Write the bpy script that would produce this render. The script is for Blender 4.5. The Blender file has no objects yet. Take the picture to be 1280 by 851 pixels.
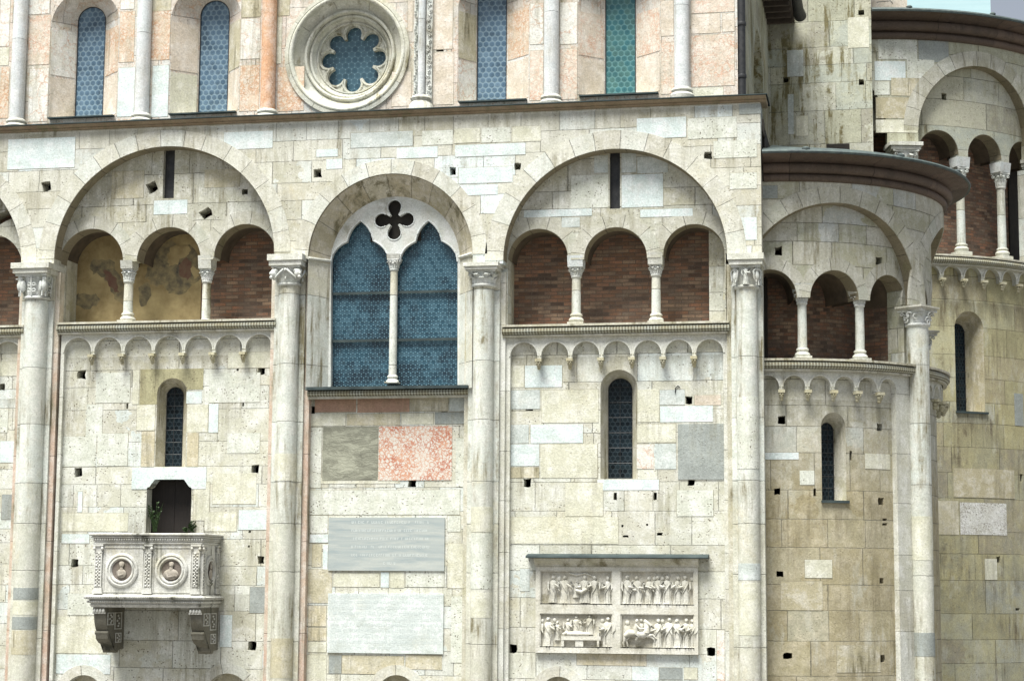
import bpy, bmesh, math, random
from mathutils import Vector, Matrix
rnd = random.Random(7)
R = math.radians
pi = math.pi
scene = bpy.context.scene
COL = scene.collection
# ------------------------------------------------------------------ camera
F = 2400.0; PCX, PCY = 640.0, 425.5; DIST = 41.4; CAMZ = 7.0
yaw, pitch, roll = R(11.116), R(7.265), R(0.38)
fw = Vector((-math.sin(yaw)*math.cos(pitch), math.cos(yaw)*math.cos(pitch), math.sin(pitch)))
rt = Vector((math.cos(yaw), math.sin(yaw), 0)); up = rt.cross(fw)
rt2 = rt*math.cos(roll) + up*math.sin(roll); up2 = up*math.cos(roll) - rt*math.sin(roll)
CAM = Vector((0, -DIST, CAMZ))
cd = bpy.data.cameras.new("camera"); cam = bpy.data.objects.new("camera", cd); COL.objects.link(cam)
m = Matrix((rt2, up2, -fw)).transposed().to_4x4(); m.translation = CAM; cam.matrix_world = m
cd.sensor_width = 36; cd.lens = F/1280*36; cd.clip_end = 5000
scene.camera = cam
# ------------------------------------------------------------------ light
SUN_EL, SUN_AZ = R(67), R(-22)      # azimuth measured from the camera side (-Y) towards +X
sd = Vector((math.sin(SUN_AZ)*math.cos(SUN_EL), -math.cos(SUN_AZ)*math.cos(SUN_EL), math.sin(SUN_EL)))
w = bpy.data.worlds.new("World"); scene.world = w; w.use_nodes = True
nt = w.node_tree; bg = nt.nodes["Background"]; sk = nt.nodes.new("ShaderNodeTexSky")
sk.sky_type = 'NISHITA'; sk.sun_disc = False; sk.sun_elevation = SUN_EL
sk.sun_rotation = math.atan2(sd.x, sd.y); sk.air_density = 1.0; sk.dust_density = 1.5; sk.ozone_density = 1.0
hs_ = nt.nodes.new("ShaderNodeHueSaturation"); hs_.inputs['Saturation'].default_value = .42       # thin overcast
nt.links.new(sk.outputs[0], hs_.inputs['Color']); nt.links.new(hs_.outputs[0], bg.inputs[0]); bg.inputs[1].default_value = 0.062
ld = bpy.data.lights.new("sun", 'SUN'); ld.energy = 5.0; ld.angle = R(32); ld.color = (1, 0.985, 0.925)
lo = bpy.data.objects.new("sun", ld); COL.objects.link(lo); lo.rotation_euler = sd.to_track_quat('Z', 'Y').to_euler()
vs = scene.view_settings; vs.view_transform = 'Standard'; vs.look = 'None'; vs.gamma = 1; vs.exposure = 0.98
vs.use_curve_mapping = False

# ------------------------------------------------------------------ pixel helpers (photo pixels 1280 x 851 -> real surfaces)
def ray(px, py): return fw*F + rt2*(px-PCX) - up2*(py-PCY)
def P(px, py, Y=0.0):
    d = ray(px, py); p = CAM + d*((Y-CAM.y)/d.y); return (p.x, p.z)
class Cyl:
    def __init__(s, cx, cy, r): s.cx, s.cy, s.r = cx, cy, r
    def hit(s, px, py, y=0.0):
        d = ray(px, py); rr = s.r - y
        ox, oy = CAM.x-s.cx, CAM.y-s.cy
        a = d.x*d.x+d.y*d.y; b = 2*(ox*d.x+oy*d.y); c = ox*ox+oy*oy-rr*rr
        q = b*b-4*a*c
        t = (-b-math.sqrt(q))/(2*a) if q > 0 else -b/(2*a)
        p = CAM+d*t
        return (math.atan2(p.x-s.cx, -(p.y-s.cy))*s.r, p.z)
    def bend(s, v):
        a = v[0]/s.r; rr = s.r - v[1]
        return (s.cx+rr*math.sin(a), s.cy-rr*math.cos(a), v[2])
XC = P(952, 300, 0)[0]
C1 = Cyl(XC, 0.5+4.0, 4.0)
C2 = Cyl(-0.9, 12.0+6.4, 6.4)

# ------------------------------------------------------------------ node helpers
class NT:
    def __init__(s, name):
        s.m = bpy.data.materials.new(name); s.m.use_nodes = True; s.t = s.m.node_tree; s.n = s.t.nodes
        s.b = s.n["Principled BSDF"]
    def N(s, typ, ins=None, **kw):
        n = s.n.new(typ)
        for k, v in kw.items(): setattr(n, k, v)
        if ins:
            for k, v in ins.items():
                if hasattr(v, 'links') or isinstance(v, bpy.types.NodeSocket): s.t.links.new(v, n.inputs[k])
                else: n.inputs[k].default_value = v
        return n
    def math(s, op, a, b=0.0, c=None, clamp=False):
        ins = {0: a, 1: b}
        if c is not None: ins[2] = c
        return s.N("ShaderNodeMath", ins, operation=op, use_clamp=clamp).outputs[0]
    def mix(s, f, a, b, blend='MIX'):
        n = s.N("ShaderNodeMix", None, data_type='RGBA', blend_type=blend)
        for k, v in ((0, f), (6, a), (7, b)):
            if isinstance(v, bpy.types.NodeSocket): s.t.links.new(v, n.inputs[k])
            else: n.inputs[k].default_value = (v if k == 0 else (*v, 1))
        return n.outputs[2]
    def ramp(s, f, stops, interp='LINEAR'):
        n = s.N("ShaderNodeValToRGB", {0: f}); cr = n.color_ramp; cr.interpolation = interp
        while len(cr.elements) < len(stops): cr.elements.new(1)
        for e, (p, c) in zip(cr.elements, stops):
            e.position = p; e.color = (*c, 1) if len(c) == 3 else c
        return n.outputs[0]
    def rng(s, v, a, b, c=0.0, d=1.0):
        return s.N("ShaderNodeMapRange", {0: v, 1: a, 2: b, 3: c, 4: d}, clamp=True).outputs[0]
    def noise(s, vec, scale, detail=4, rough=.55, out=0, dim='3D'):
        return s.N("ShaderNodeTexNoise", {'Vector': vec, 'Scale': scale, 'Detail': detail, 'Roughness': rough}, noise_dimensions=dim).outputs[out]
    def mp(s, vec, sc, loc=(0, 0, 0)):
        return s.N("ShaderNodeMapping", {0: vec, 1: loc, 3: sc}).outputs[0]

CREAM = [(0, (0.536, 0.532, 0.440)), (.22, (0.566, 0.568, 0.483)), (.42, (0.522, 0.510, 0.413)), (.6, (0.586, 0.599, 0.536)), (.78, (0.546, 0.536, 0.450)), (.92, (0.600, 0.648, 0.619))]
CREAM2 = [(0, (0.478, 0.467, 0.376)), (.22, (0.506, 0.505, 0.419)), (.42, (0.457, 0.442, 0.344)), (.6, (0.536, 0.542, 0.472)), (.78, (0.487, 0.478, 0.397)), (.92, (0.529, 0.560, 0.522))]
OCHRE = [(0, (0.368, 0.342, 0.205)), (.25, (0.398, 0.363, 0.205)), (.45, (.35, .315, .21)), (.65, (0.417, 0.400, 0.266)), (.85, (0.398, 0.395, 0.298))]
GREYED = [(0, (0.398, 0.400, 0.307)), (.25, (0.457, 0.447, 0.353)), (.45, (.34, .33, .27)), (.65, (0.497, 0.501, 0.429)), (.85, (0.417, 0.441, 0.380))]
WHITE = [(0, (0.600, 0.639, 0.619)), (.3, (0.659, 0.719, 0.720)), (.6, (0.576, 0.594, 0.536)), (.8, (0.640, 0.701, 0.706))]

def stone(name, pal, mode='ashlar', rs=2.1, bs=1.1, stain=.5, pit=.5, joint=.75, vein=None, stretch=True, low=None, seed=0.0, grime=(.20, .18, .11), jw=.009, rough=.85, drip=()):
    """weathered stone; UV carries metres. mode: ashlar | drum | vouss | plain"""
    k = NT(name)
    uv = k.N("ShaderNodeUVMap").outputs[0]
    oc = k.N("ShaderNodeNewGeometry").outputs['Position']
    sp = k.N("ShaderNodeSeparateXYZ", {0: uv}); u, v = sp.outputs[0], sp.outputs[1]
    wob = k.noise(oc, 7.0, 5, .7)
    wv = k.math('MULTIPLY_ADD', wob, .034, v); wu = k.math('MULTIPLY_ADD', wob, .034, u)
    bid = None; jm = None
    if mode in ('ashlar', 'drum'):
        rr = .7 if mode == 'ashlar' else .95
        W = k.math('ADD', k.math('MULTIPLY', wv, rs), 31.7+seed)
        a = k.N("ShaderNodeTexVoronoi", {'W': W, 'Scale': 1.0, 'Randomness': rr}, voronoi_dimensions='1D', feature='F1')
        e = k.N("ShaderNodeTexVoronoi", {'W': W, 'Scale': 1.0, 'Randomness': rr}, voronoi_dimensions='1D', feature='DISTANCE_TO_EDGE')
        rc = k.N("ShaderNodeSeparateColor", {0: a.outputs['Color']}).outputs[0]
        dr = k.math('DIVIDE', e.outputs['Distance'], rs)
        bid = a.outputs['Color']; dj = dr
        if mode == 'ashlar':
            W2 = k.math('ADD', k.math('MULTIPLY', wu, k.math('MULTIPLY_ADD', rc, bs*.9, bs*.55)), k.math('MULTIPLY_ADD', rc, 913.0, seed))
            a2 = k.N("ShaderNodeTexVoronoi", {'W': W2, 'Scale': 1.0, 'Randomness': .8}, voronoi_dimensions='1D', feature='F1')
            e2 = k.N("ShaderNodeTexVoronoi", {'W': W2, 'Scale': 1.0, 'Randomness': .8}, voronoi_dimensions='1D', feature='DISTANCE_TO_EDGE')
            bid = a2.outputs['Color']; dj = k.math('MINIMUM', dr, k.math('DIVIDE', e2.outputs['Distance'], bs))
        jm = k.rng(dj, jw*.35, jw, 1, 0)
    elif mode == 'vouss':
        W = k.math('ADD', k.math('MULTIPLY', u, rs), 11.3+seed)
        a = k.N("ShaderNodeTexVoronoi", {'W': W, 'Scale': 1.0, 'Randomness': .6}, voronoi_dimensions='1D', feature='F1')
        e = k.N("ShaderNodeTexVoronoi", {'W': W, 'Scale': 1.0, 'Randomness': .6}, voronoi_dimensions='1D', feature='DISTANCE_TO_EDGE')
        bid = a.outputs['Color']; jm = k.rng(k.math('DIVIDE', e.outputs['Distance'], rs), jw*.35, jw, 1, 0)
    big = k.noise(oc, .55, 5, .6)
    if bid is not None:
        bc = k.N("ShaderNodeSeparateColor", {0: bid})
        f = k.math('ADD', bc.outputs[0], k.math('MULTIPLY_ADD', big, .3, -.15))
        col = k.ramp(f, pal, 'CONSTANT' if mode == 'ashlar' else 'LINEAR')
        jit = k.rng(bc.outputs[1], 0, 1, .90, 1.07)
        cb = k.N("ShaderNodeCombineColor", {0: jit, 1: jit, 2: jit}).outputs[0]
        col = k.mix(1.0, col, cb, 'MULTIPLY')
    else:
        col = k.ramp(k.rng(k.noise(oc, 1.6, 5, .6), .3, .7), pal)
    # mottling inside a block
    mt = k.noise(oc, 3.2, 9, .74)
    lt = tuple(min(.78, .45+x*.55) for x in (pal[len(pal)//2][1])) if pal[0][1][0] > .4 else tuple(x*1.35 for x in pal[0][1])
    col = k.mix(k.rng(mt, .45, .62, 0, .6), col, lt)
    dkb = k.rng(k.noise(k.mp(oc, (1, 1, 1.3), (3, 9, 4)), 2.1, 9, .78), .50, .68, 0, .42)
    col = k.mix(dkb, col, tuple(x*.66 for x in pal[0][1][:2])+(pal[0][1][2]*.56,))
    # rusty / ochre patches
    och = k.rng(k.noise(k.mp(oc, (1, 1, .8), (7, 3, 1)), 1.1, 7, .7), .56, .74, 0, .55*stain+.1)
    col = k.mix(och, col, tuple(min(x, y_) for x, y_ in zip((0.497, 0.417, 0.214), (pal[0][1][0]*1.02, pal[0][1][1]*.90, pal[0][1][2]*.62))))
    if vein:
        vn = k.N("ShaderNodeTexVoronoi", {'Vector': k.N("ShaderNodeVectorMath", {0: oc, 1: k.N("ShaderNodeVectorMath", {0: k.noise(oc, 5, 6, .7, out=1), 3: .42}, operation='SCALE').outputs[0]}, operation='ADD').outputs[0], 'Scale': vein[1]}, feature='DISTANCE_TO_EDGE').outputs[0]
        col = k.mix(k.math('MULTIPLY', k.rng(vn, .0, vein[2], 1, 0), k.rng(k.noise(oc, 2.5, 3), .35, .6, .15, 1)), col, vein[0])
    # vertical rain streaks and grime
    stv = k.mp(oc, (3.2, 3.2, .28) if stretch else (1.5, 1.5, 1.5))
    st = k.rng(k.noise(stv, 1.5, 8, .72), .47, .66)
    st2 = k.rng(k.noise(oc, .8, 7, .72), .45, .62)
    gf = k.math('MULTIPLY', k.math('MULTIPLY', st, st2), stain*2.3, clamp=True)
    col = k.mix(gf, col, grime)
    for zt_, ln, am in drip:   # rain-washed dirt running down from a ledge
        zz = k.N("ShaderNodeSeparateXYZ", {0: oc}).outputs[2]
        sn = k.rng(k.noise(k.mp(oc, (5, 5, .35), (1, 2, 3)), 1.3, 7, .7), .36, .62)
        lnn = k.math('MULTIPLY_ADD', sn, ln*.9, ln*.12)
        df = k.math('DIVIDE', k.math('SUBTRACT', zt_, zz), lnn)
        fd = k.math('MULTIPLY', k.rng(df, 0, 1, 1, 0), k.math('GREATER_THAN', zt_+.01, zz))
        col = k.mix(k.math('MULTIPLY', fd, k.math('MULTIPLY_ADD', sn, am*.7, am*.3)), col, tuple(x*.8 for x in grime))
    if low:   # weathering zone in height: (z0, z1, colour, amount)
        zz = k.N("ShaderNodeSeparateXYZ", {0: oc}).outputs[2]
        lf = k.math('MULTIPLY', k.rng(k.math('MULTIPLY_ADD', k.noise(oc, 1.3, 6, .7), 1.6, k.math('ADD', zz, -.8)), low[0], low[1], 1, 0), low[3])
        avg = [sum(p_[1][q] for p_ in pal)/len(pal) for q in range(3)]
        tint = tuple(min(1, low[2][q]/avg[q]) for q in range(3)); tint2 = tuple(min(1, t_*1.28) for t_ in tint)
        tn = k.mix(k.rng(k.noise(k.mp(oc, (1, 1, .7), (4, 4, 4)), 1.7, 9, .75), .42, .60), tint, tint2)
        col = k.mix(lf, col, tn, 'MULTIPLY')
        wsh = k.rng(k.noise(k.mp(oc, (1.6, 1.6, .6), (9, 1, 2)), 1.2, 8, .72), .54, .66, 0, .55)
        col = k.mix(wsh, col, (.52, .52, .45))
    # pitting
    ocd = k.N("ShaderNodeVectorMath", {0: oc, 1: k.N("ShaderNodeVectorMath", {0: k.noise(oc, 14, 3, out=1), 3: .09}, operation='SCALE').outputs[0]}, operation='ADD').outputs[0]
    pn = k.N("ShaderNodeTexVoronoi", {'Vector': ocd, 'Scale': 15.0, 'Randomness': 1.0}, feature='F1').outputs[0]
    pm = k.math('MULTIPLY', k.rng(pn, .12, .24, 1, 0), k.rng(k.noise(oc, 2.6, 4, .7), .43, .56))
    pm = k.math('MULTIPLY', pm, pit)
    col = k.mix(pm, col, (.16, .13, .085))
    g = k.noise(oc, 26, 8, .8)
    gg = k.rng(g, .30, .70, .68, 1.22)
    col = k.mix(1.0, col, k.N("ShaderNodeCombineColor", {0: gg, 1: gg, 2: gg}).outputs[0], 'MULTIPLY')
    if jm is not None:
        jf = k.math('MULTIPLY', jm, k.rng(k.noise(oc, 2.8, 6, .7), .38, .60, joint*.25, min(1, joint*1.25)))
        col = k.mix(jf, col, tuple(x*.34 for x in pal[0][1]))
    k.t.links.new(col, k.b.inputs['Base Color']); k.b.inputs['Roughness'].default_value = rough
    k.b.inputs['Specular IOR Level'].default_value = .25
    h = k.math('ADD', k.math('MULTIPLY', g, .5), k.math('MULTIPLY', mt, .7)); h = k.math('SUBTRACT', h, k.math('MULTIPLY', pm, .9))
    if jm is not None: h = k.math('SUBTRACT', h, jm)
    bp = k.N("ShaderNodeBump", {'Height': h, 'Strength': .9, 'Distance': .02}).outputs[0]
    k.t.links.new(bp, k.b.inputs['Normal'])
    return k.m

def brick(name, zlow, dark=1.0, pal=None):
    k = NT(name); uv = k.N("ShaderNodeUVMap").outputs[0]; oc = k.N("ShaderNodeNewGeometry").outputs['Position']
    uvw = k.N("ShaderNodeVectorMath", {0: uv, 1: k.N("ShaderNodeVectorMath", {0: k.noise(oc, 4, 3, out=1), 3: .025}, operation='SCALE').outputs[0]}, operation='ADD').outputs[0]
    bt = k.N("ShaderNodeTexBrick", {'Vector': uvw, 'Color1': (0, 0, 0, 1), 'Color2': (1, 1, 1, 1), 'Mortar': (.5, .5, .5, 1), 'Scale': 1.0, 'Mortar Size': .009, 'Mortar Smooth': .3, 'Brick Width': .30, 'Row Height': .085, 'Bias': 0.0})
    idv = k.N("ShaderNodeSeparateColor", {0: bt.outputs[0]}).outputs[0]
    f = k.math('ADD', idv, k.math('MULTIPLY_ADD', k.noise(oc, 1.4, 5), .9, -.45))
    col = k.ramp(f, pal or [(0, (.09, .06, .045)), (.3, (.23, .125, .075)), (.5, (.33, .165, .10)), (.7, (.20, .145, .105)), (1, (.36, .24, .16))])
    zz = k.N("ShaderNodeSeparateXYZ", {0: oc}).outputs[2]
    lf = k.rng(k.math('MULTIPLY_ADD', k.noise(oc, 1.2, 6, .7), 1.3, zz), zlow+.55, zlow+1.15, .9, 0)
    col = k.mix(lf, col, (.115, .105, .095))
    gr = k.rng(k.noise(oc, 2.0, 8, .75), .40, .66, 0, .8)
    col = k.mix(gr, col, (.135, .10, .08))
    col = k.mix(k.rng(k.noise(oc, 5.0, 8, .75), .55, .70, 0, .5), col, (.27, .24, .20))
    col = k.mix(bt.outputs['Fac'], col, (.13, .10, .08))
    g = k.noise(oc, 40, 4); gg = k.rng(g, .3, .7, .75*dark, 1.2*dark)
    col = k.mix(1.0, col, k.N("ShaderNodeCombineColor", {0: gg, 1: gg, 2: gg}).outputs[0], 'MULTIPLY')
    k.t.links.new(col, k.b.inputs['Base Color']); k.b.inputs['Roughness'].default_value = .9
    h = k.math('SUBTRACT', k.math('MULTIPLY', g, .5), bt.outputs['Fac'])
    k.t.links.new(k.N("ShaderNodeBump", {'Height': h, 'Strength': .6, 'Distance': .015}).outputs[0], k.b.inputs['Normal'])
    return k.m

def glass(name, cell, base, alt, dot, dark=(.01, .02, .03), dotr=.17, ring=.5, cloud=.5, rough=.22, spec=.35):
    """leaded roundel glass: hexagonal lattice of bottle bottoms"""
    k = NT(name); uv = k.N("ShaderNodeUVMap").outputs[0]; oc = k.N("ShaderNodeNewGeometry").outputs['Position']
    sp = k.N("ShaderNodeSeparateXYZ", {0: uv})
    px = k.math('DIVIDE', sp.outputs[0], cell); py = k.math('DIVIDE', sp.outputs[1], cell*1.7320508)
    def latt(off):
        x = k.math('ADD', px, off); y = k.math('ADD', py, off)
        fx = k.math('SUBTRACT', k.math('FRACT', x), .5); fy = k.math('MULTIPLY', k.math('SUBTRACT', k.math('FRACT', y), .5), 1.7320508)
        d = k.math('SQRT', k.math('ADD', k.math('MULTIPLY', fx, fx), k.math('MULTIPLY', fy, fy)))
        idn = k.N("ShaderNodeTexWhiteNoise", {'Vector': k.N("ShaderNodeCombineXYZ", {0: k.math('FLOOR', x), 1: k.math('FLOOR', y), 2: off*7}).outputs[0]}, noise_dimensions='3D').outputs[0]
        return d, idn
    da, ia = latt(50.0); db, ib = latt(50.5)
    d = k.math('MINIMUM', da, db); sel = k.math('LESS_THAN', da, db)
    idn = k.math('ADD', k.math('MULTIPLY', ia, sel), k.math('MULTIPLY', ib, k.math('SUBTRACT', 1.0, sel)))
    col = k.mix(idn, base, alt)
    cl = k.rng(k.noise(oc, 1.1, 8, .75), .48, .60, 0, cloud)
    col = k.mix(cl, col, dark)
    rg = k.rng(k.math('ABSOLUTE', k.math('SUBTRACT', d, .46)), .03, .075, ring, 0)
    col = k.mix(rg, col, dot)
    # bright node where three roundels meet (distance ~ .577)
    nd = k.rng(d, .577-dotr*.30, .577-dotr*.08, 0, .9)
    col = k.mix(nd, col, tuple(min(.85, c*2.6) for c in dot))
    col = k.mix(k.rng(d, .0, .13, .35, 0), col, dark)
    k.t.links.new(col, k.b.inputs['Base Color']); k.b.inputs['Roughness'].default_value = rough; k.b.inputs['Specular IOR Level'].default_value = spec
    h = k.math('ADD', k.math('MULTIPLY', idn, .5), k.rng(d, .3, .5, 0, .6))
    k.t.links.new(k.N("ShaderNodeBump", {'Height': h, 'Strength': .35, 'Distance': .02}).outputs[0], k.b.inputs['Normal'])
    return k.m

def simple(name, c1, c2, scale=6, rough=.6, metal=0.0, bump=.3, spec=.4, stretch=(1, 1, 1)):
    k = NT(name); oc = k.N("ShaderNodeNewGeometry").outputs['Position']
    n = k.noise(k.mp(oc, stretch), scale, 7, .65)
    col = k.mix(k.rng(n, .3, .7), c1, c2)
    k.t.links.new(col, k.b.inputs['Base Color']); k.b.inputs['Roughness'].default_value = rough; k.b.inputs['Metallic'].default_value = metal
    k.b.inputs['Specular IOR Level'].default_value = spec
    k.t.links.new(k.N("ShaderNodeBump", {'Height': k.noise(oc, 45, 5), 'Strength': bump, 'Distance': .01}).outputs[0], k.b.inputs['Normal'])
    return k.m

def weave(name):
    k = NT(name); uv = k.N("ShaderNodeUVMap").outputs[0]; oc = k.N("ShaderNodeNewGeometry").outputs['Position']
    mp = k.N("ShaderNodeMapping", {0: uv, 2: (0, 0, R(45)), 3: (1, 1, 1)}).outputs[0]
    ck = k.N("ShaderNodeTexChecker", {0: mp, 'Scale': 21.0, 1: (1, 1, 1, 1), 2: (0, 0, 0, 1)}).outputs[0]
    n = k.rng(k.noise(oc, 3, 5), .3, .7)
    lite = k.mix(n, (0.497, 0.521, 0.460), (0.358, 0.347, 0.226)); dk = k.mix(n, (.09, .085, .06), (.16, .13, .08))
    col = k.mix(ck, dk, lite)
    k.t.links.new(col, k.b.inputs['Base Color']); k.b.inputs['Roughness'].default_value = .85
    k.t.links.new(k.N("ShaderNodeBump", {'Height': ck, 'Strength': .8, 'Distance': .02}).outputs[0], k.b.inputs['Normal'])
    return k.m

MAT = {}
MAT['span'] = stone('spandrel_stone', [(0, (0.517, 0.501, 0.407)), (.25, (0.566, 0.562, 0.483)), (.5, (0.487, 0.478, 0.386)), (.68, (0.600, 0.628, 0.586)), (.86, (0.640, 0.712, 0.717))], rs=2.3, bs=.95, stain=.55, pit=.6, seed=3, drip=((P(640, 144, 0)[1], .9, .38),))
MAT['bayA'] = stone('ashlar_warm', CREAM, rs=1.75, bs=1.0, stain=.4, pit=1.0, seed=11, joint=.6, drip=((P(200, 445, .3)[1], .8, .5), (P(190, 742, .42)[1], 1.5, .35)))  # lower drip: dirt plus some balcony shade put into the wall colour
MAT['bayB'] = stone('ashlar_pale', CREAM, rs=2.2, bs=1.1, stain=.4, pit=1.0, seed=29, joint=.6, drip=((P(490, 492, .3)[1], .7, .6),))
MAT['bayC'] = stone('ashlar_cream', CREAM, rs=1.65, bs=.95, stain=.35, pit=.8, seed=47, joint=.75, drip=((P(770, 445, .3)[1], .7, .45),))
MAT['tymp'] = stone('ashlar_tympanum', CREAM2, rs=1.7, bs=.85, stain=.5, pit=.8, seed=5)
MAT['apse1'] = stone('ashlar_small_apse', CREAM2, rs=1.55, bs=.8, stain=.38, pit=.4, seed=61, low=(9.0, 10.9, (.31, .275, .175), .9), drip=((P(1040, 500, 1)[1], 1.0, .5),))
MAT['apse1u'] = stone('ashlar_small_apse_upper', [(0, (0.417, 0.410, 0.307)), (.3, (0.478, 0.467, 0.386)), (.6, (0.377, 0.379, 0.287)), (.85, (0.459, 0.481, 0.456))], rs=2.2, bs=.9, stain=.55, pit=.4, seed=67)
MAT['apse2'] = stone('ashlar_main_apse', OCHRE, rs=1.4, bs=.7, stain=.7, pit=.5, seed=71, joint=.7, grime=(.17, .145, .09), low=(10.0, 12.4, (.31, .305, .25), .9), drip=((P(1230, 370, 12)[1], 1.2, .6),))
MAT['apse2u'] = stone('ashlar_main_apse_upper', GREYED, rs=1.5, bs=.8, stain=.6, pit=.7, seed=83)
MAT['choir'] = stone('ashlar_choir', GREYED, rs=1.4, bs=.9, stain=1.35, pit=1.0, seed=97, grime=(.17, .15, .075))
MAT['cler'] = stone('clerestory_stone', [(0, (0.585, 0.530, 0.460)), (.3, (0.590, 0.564, 0.512)), (.55, (0.580, 0.515, 0.449)), (.75, (0.590, 0.594, 0.564)), (.9, (0.520, 0.495, 0.418))], rs=1.0, bs=.9, stain=.45, pit=.6, seed=101, vein=((.48, .31, .20), 3.2, .05))
MAT['vouss'] = stone('voussoir_stone', [(0, (0.517, 0.501, 0.419)), (.35, (0.576, 0.572, 0.493)), (.6, (0.497, 0.489, 0.407)), (1, (0.600, 0.628, 0.586))], mode='vouss', rs=1.7, stain=.45, pit=.4, joint=.7)
MAT['vouss2'] = stone('voussoir_stone_grey', [(0, (0.438, 0.431, 0.329)), (.35, (0.497, 0.489, 0.419)), (.6, (0.417, 0.410, 0.318)), (1, (0.517, 0.542, 0.493))], mode='vouss', rs=2.2, stain=.55, pit=.4, joint=.7, seed=9)
MAT['soffit'] = stone('soffit_stone', [(0, (.20, .175, .12)), (.5, (.27, .235, .165)), (1, (.22, .195, .14))], mode='vouss', rs=1.8, stain=.9, joint=.6, seed=19)  # dirt tone, deepened by the shade under the arches painted in
MAT['soffit_old'] = stone('soffit_stone_pale', [(0, (.34, .31, .23)), (.5, (0.417, 0.400, 0.287)), (1, (0.377, 0.368, 0.278))], mode='vouss', rs=1.8, stain=.9, joint=.6, seed=19)
MAT['trim'] = stone('trim_stone', [(0, (0.536, 0.532, 0.450)), (.5, (0.597, 0.604, 0.547)), (1, (0.497, 0.478, 0.386))], mode='drum', rs=.9, stain=.35, pit=.3, joint=.5)
MAT['trim2'] = stone('trim_stone_dark', [(0, (0.417, 0.400, 0.287)), (.5, (0.497, 0.478, 0.386)), (1, (0.377, 0.358, 0.247))], mode='plain', stain=.7, pit=.3)
MAT['corb'] = stone('corbel_stone', [(0, (0.377, 0.347, 0.215)), (.5, (0.497, 0.478, 0.365)), (1, (.34, .29, .18))], mode='plain', stain=.6, pit=.2)
MAT['shaft'] = stone('column_marble', [(0, (0.547, 0.548, 0.473)), (.35, (0.626, 0.676, 0.645)), (.6, (0.529, 0.509, 0.405)), (.8, (0.588, 0.609, 0.547)), (1, (0.491, 0.471, 0.357))], mode='drum', rs=.75, stain=.7, pit=.3, joint=.7, jw=.012)
MAT['pinkstrip'] = stone('pink_marble', [(0, (.54, .38, .30)), (.5, (0.497, 0.458, 0.365)), (1, (.58, .42, .34))], mode='drum', rs=.5, stain=.6, pit=.3, seed=4)
MAT['carve'] = stone('carved_marble', [(0, (0.557, 0.572, 0.526)), (.5, (0.640, 0.670, 0.640)), (1, (0.517, 0.510, 0.429))], mode='plain', stain=.35, pit=.15, stretch=False)
MAT['marble'] = stone('white_marble', [(0, (0.619, 0.670, 0.652)), (.5, (0.680, 0.719, 0.720)), (1, (0.600, 0.628, 0.586))], mode='plain', stain=.2, pit=.12)
MAT['ring'] = stone('rose_stone', [(0, (0.497, 0.489, 0.397)), (.4, (0.576, 0.594, 0.536)), (.7, (0.457, 0.437, 0.332)), (1, (0.557, 0.562, 0.483))], mode='vouss', rs=1.1, stain=.7, pit=.2, joint=.5, seed=31)
MAT['terra'] = stone('cornice_marble', [(0, (.10, .076, .058)), (.5, (.145, .105, .082)), (1, (.08, .062, .05))], mode='vouss', rs=.6, stain=.6, pit=.2, joint=.8, grime=(.07, .055, .045), rough=.7)
MAT['cornice'] = stone('cornice_brown', [(0, (.22, .165, .11)), (.5, (.30, .24, .165)), (1, (.17, .125, .085))], mode='plain', stain=.8, pit=.2, rough=.8)
# inset blocks
def blk(name, c, **kw):
    kw.setdefault('stain', .25); kw.setdefault('pit', .3)
    d = [(0, tuple(x*.94 for x in c)), (.5, c), (1, tuple(min(.8, x*1.05) for x in c))]
    return stone(name, d, mode='plain', **kw)
MAT['b_plq'] = blk('plaque_white', (.55, .60, .58), pit=.05, stain=.08)
MAT['b_white'] = blk('block_white', (.60, .68, .67), pit=.15, stain=.12)
MAT['b_pit'] = blk('block_pitted', (.585, .605, .53), pit=1.0, stain=.2)
MAT['b_cream'] = blk('block_cream', (.585, .58, .465))
MAT['b_tan'] = blk('block_tan', (.48, .445, .32), stain=.6)
MAT['b_yellow'] = blk('block_yellow', (.52, .47, .33), stain=.5)
MAT['b_ochre'] = blk('block_ochre', (.43, .39, .265), stain=.7)
MAT['b_grey'] = blk('block_grey', (.30, .325, .31), stain=.3)
MAT['b_slate'] = blk('block_bluegrey', (.50, .545, .52), stain=.2)
MAT['b_brick'] = blk('block_terracotta_pink', (.40, .26, .19), stain=.3)
MAT['b_pink'] = blk('block_pink', (.60, .53, .44), pit=.3)
MAT['b_rose'] = blk('block_rose_veined', (.61, .54, .45), vein=((.54, .30, .20), 7.0, .10))
MAT['b_rwhite'] = blk('block_white_veined', (.66, .65, .59), vein=((.50, .30, .20), 3.0, .05))
MAT['b_orange'] = blk('block_orange_veined', (.60, .51, .40), vein=((.50, .27, .15), 9.0, .16))
MAT['b_red'] = blk('block_red_mottled', (.70, .58, .50), vein=((.46, .15, .08), 10.0, .17), stain=.1, pit=0)
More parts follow.
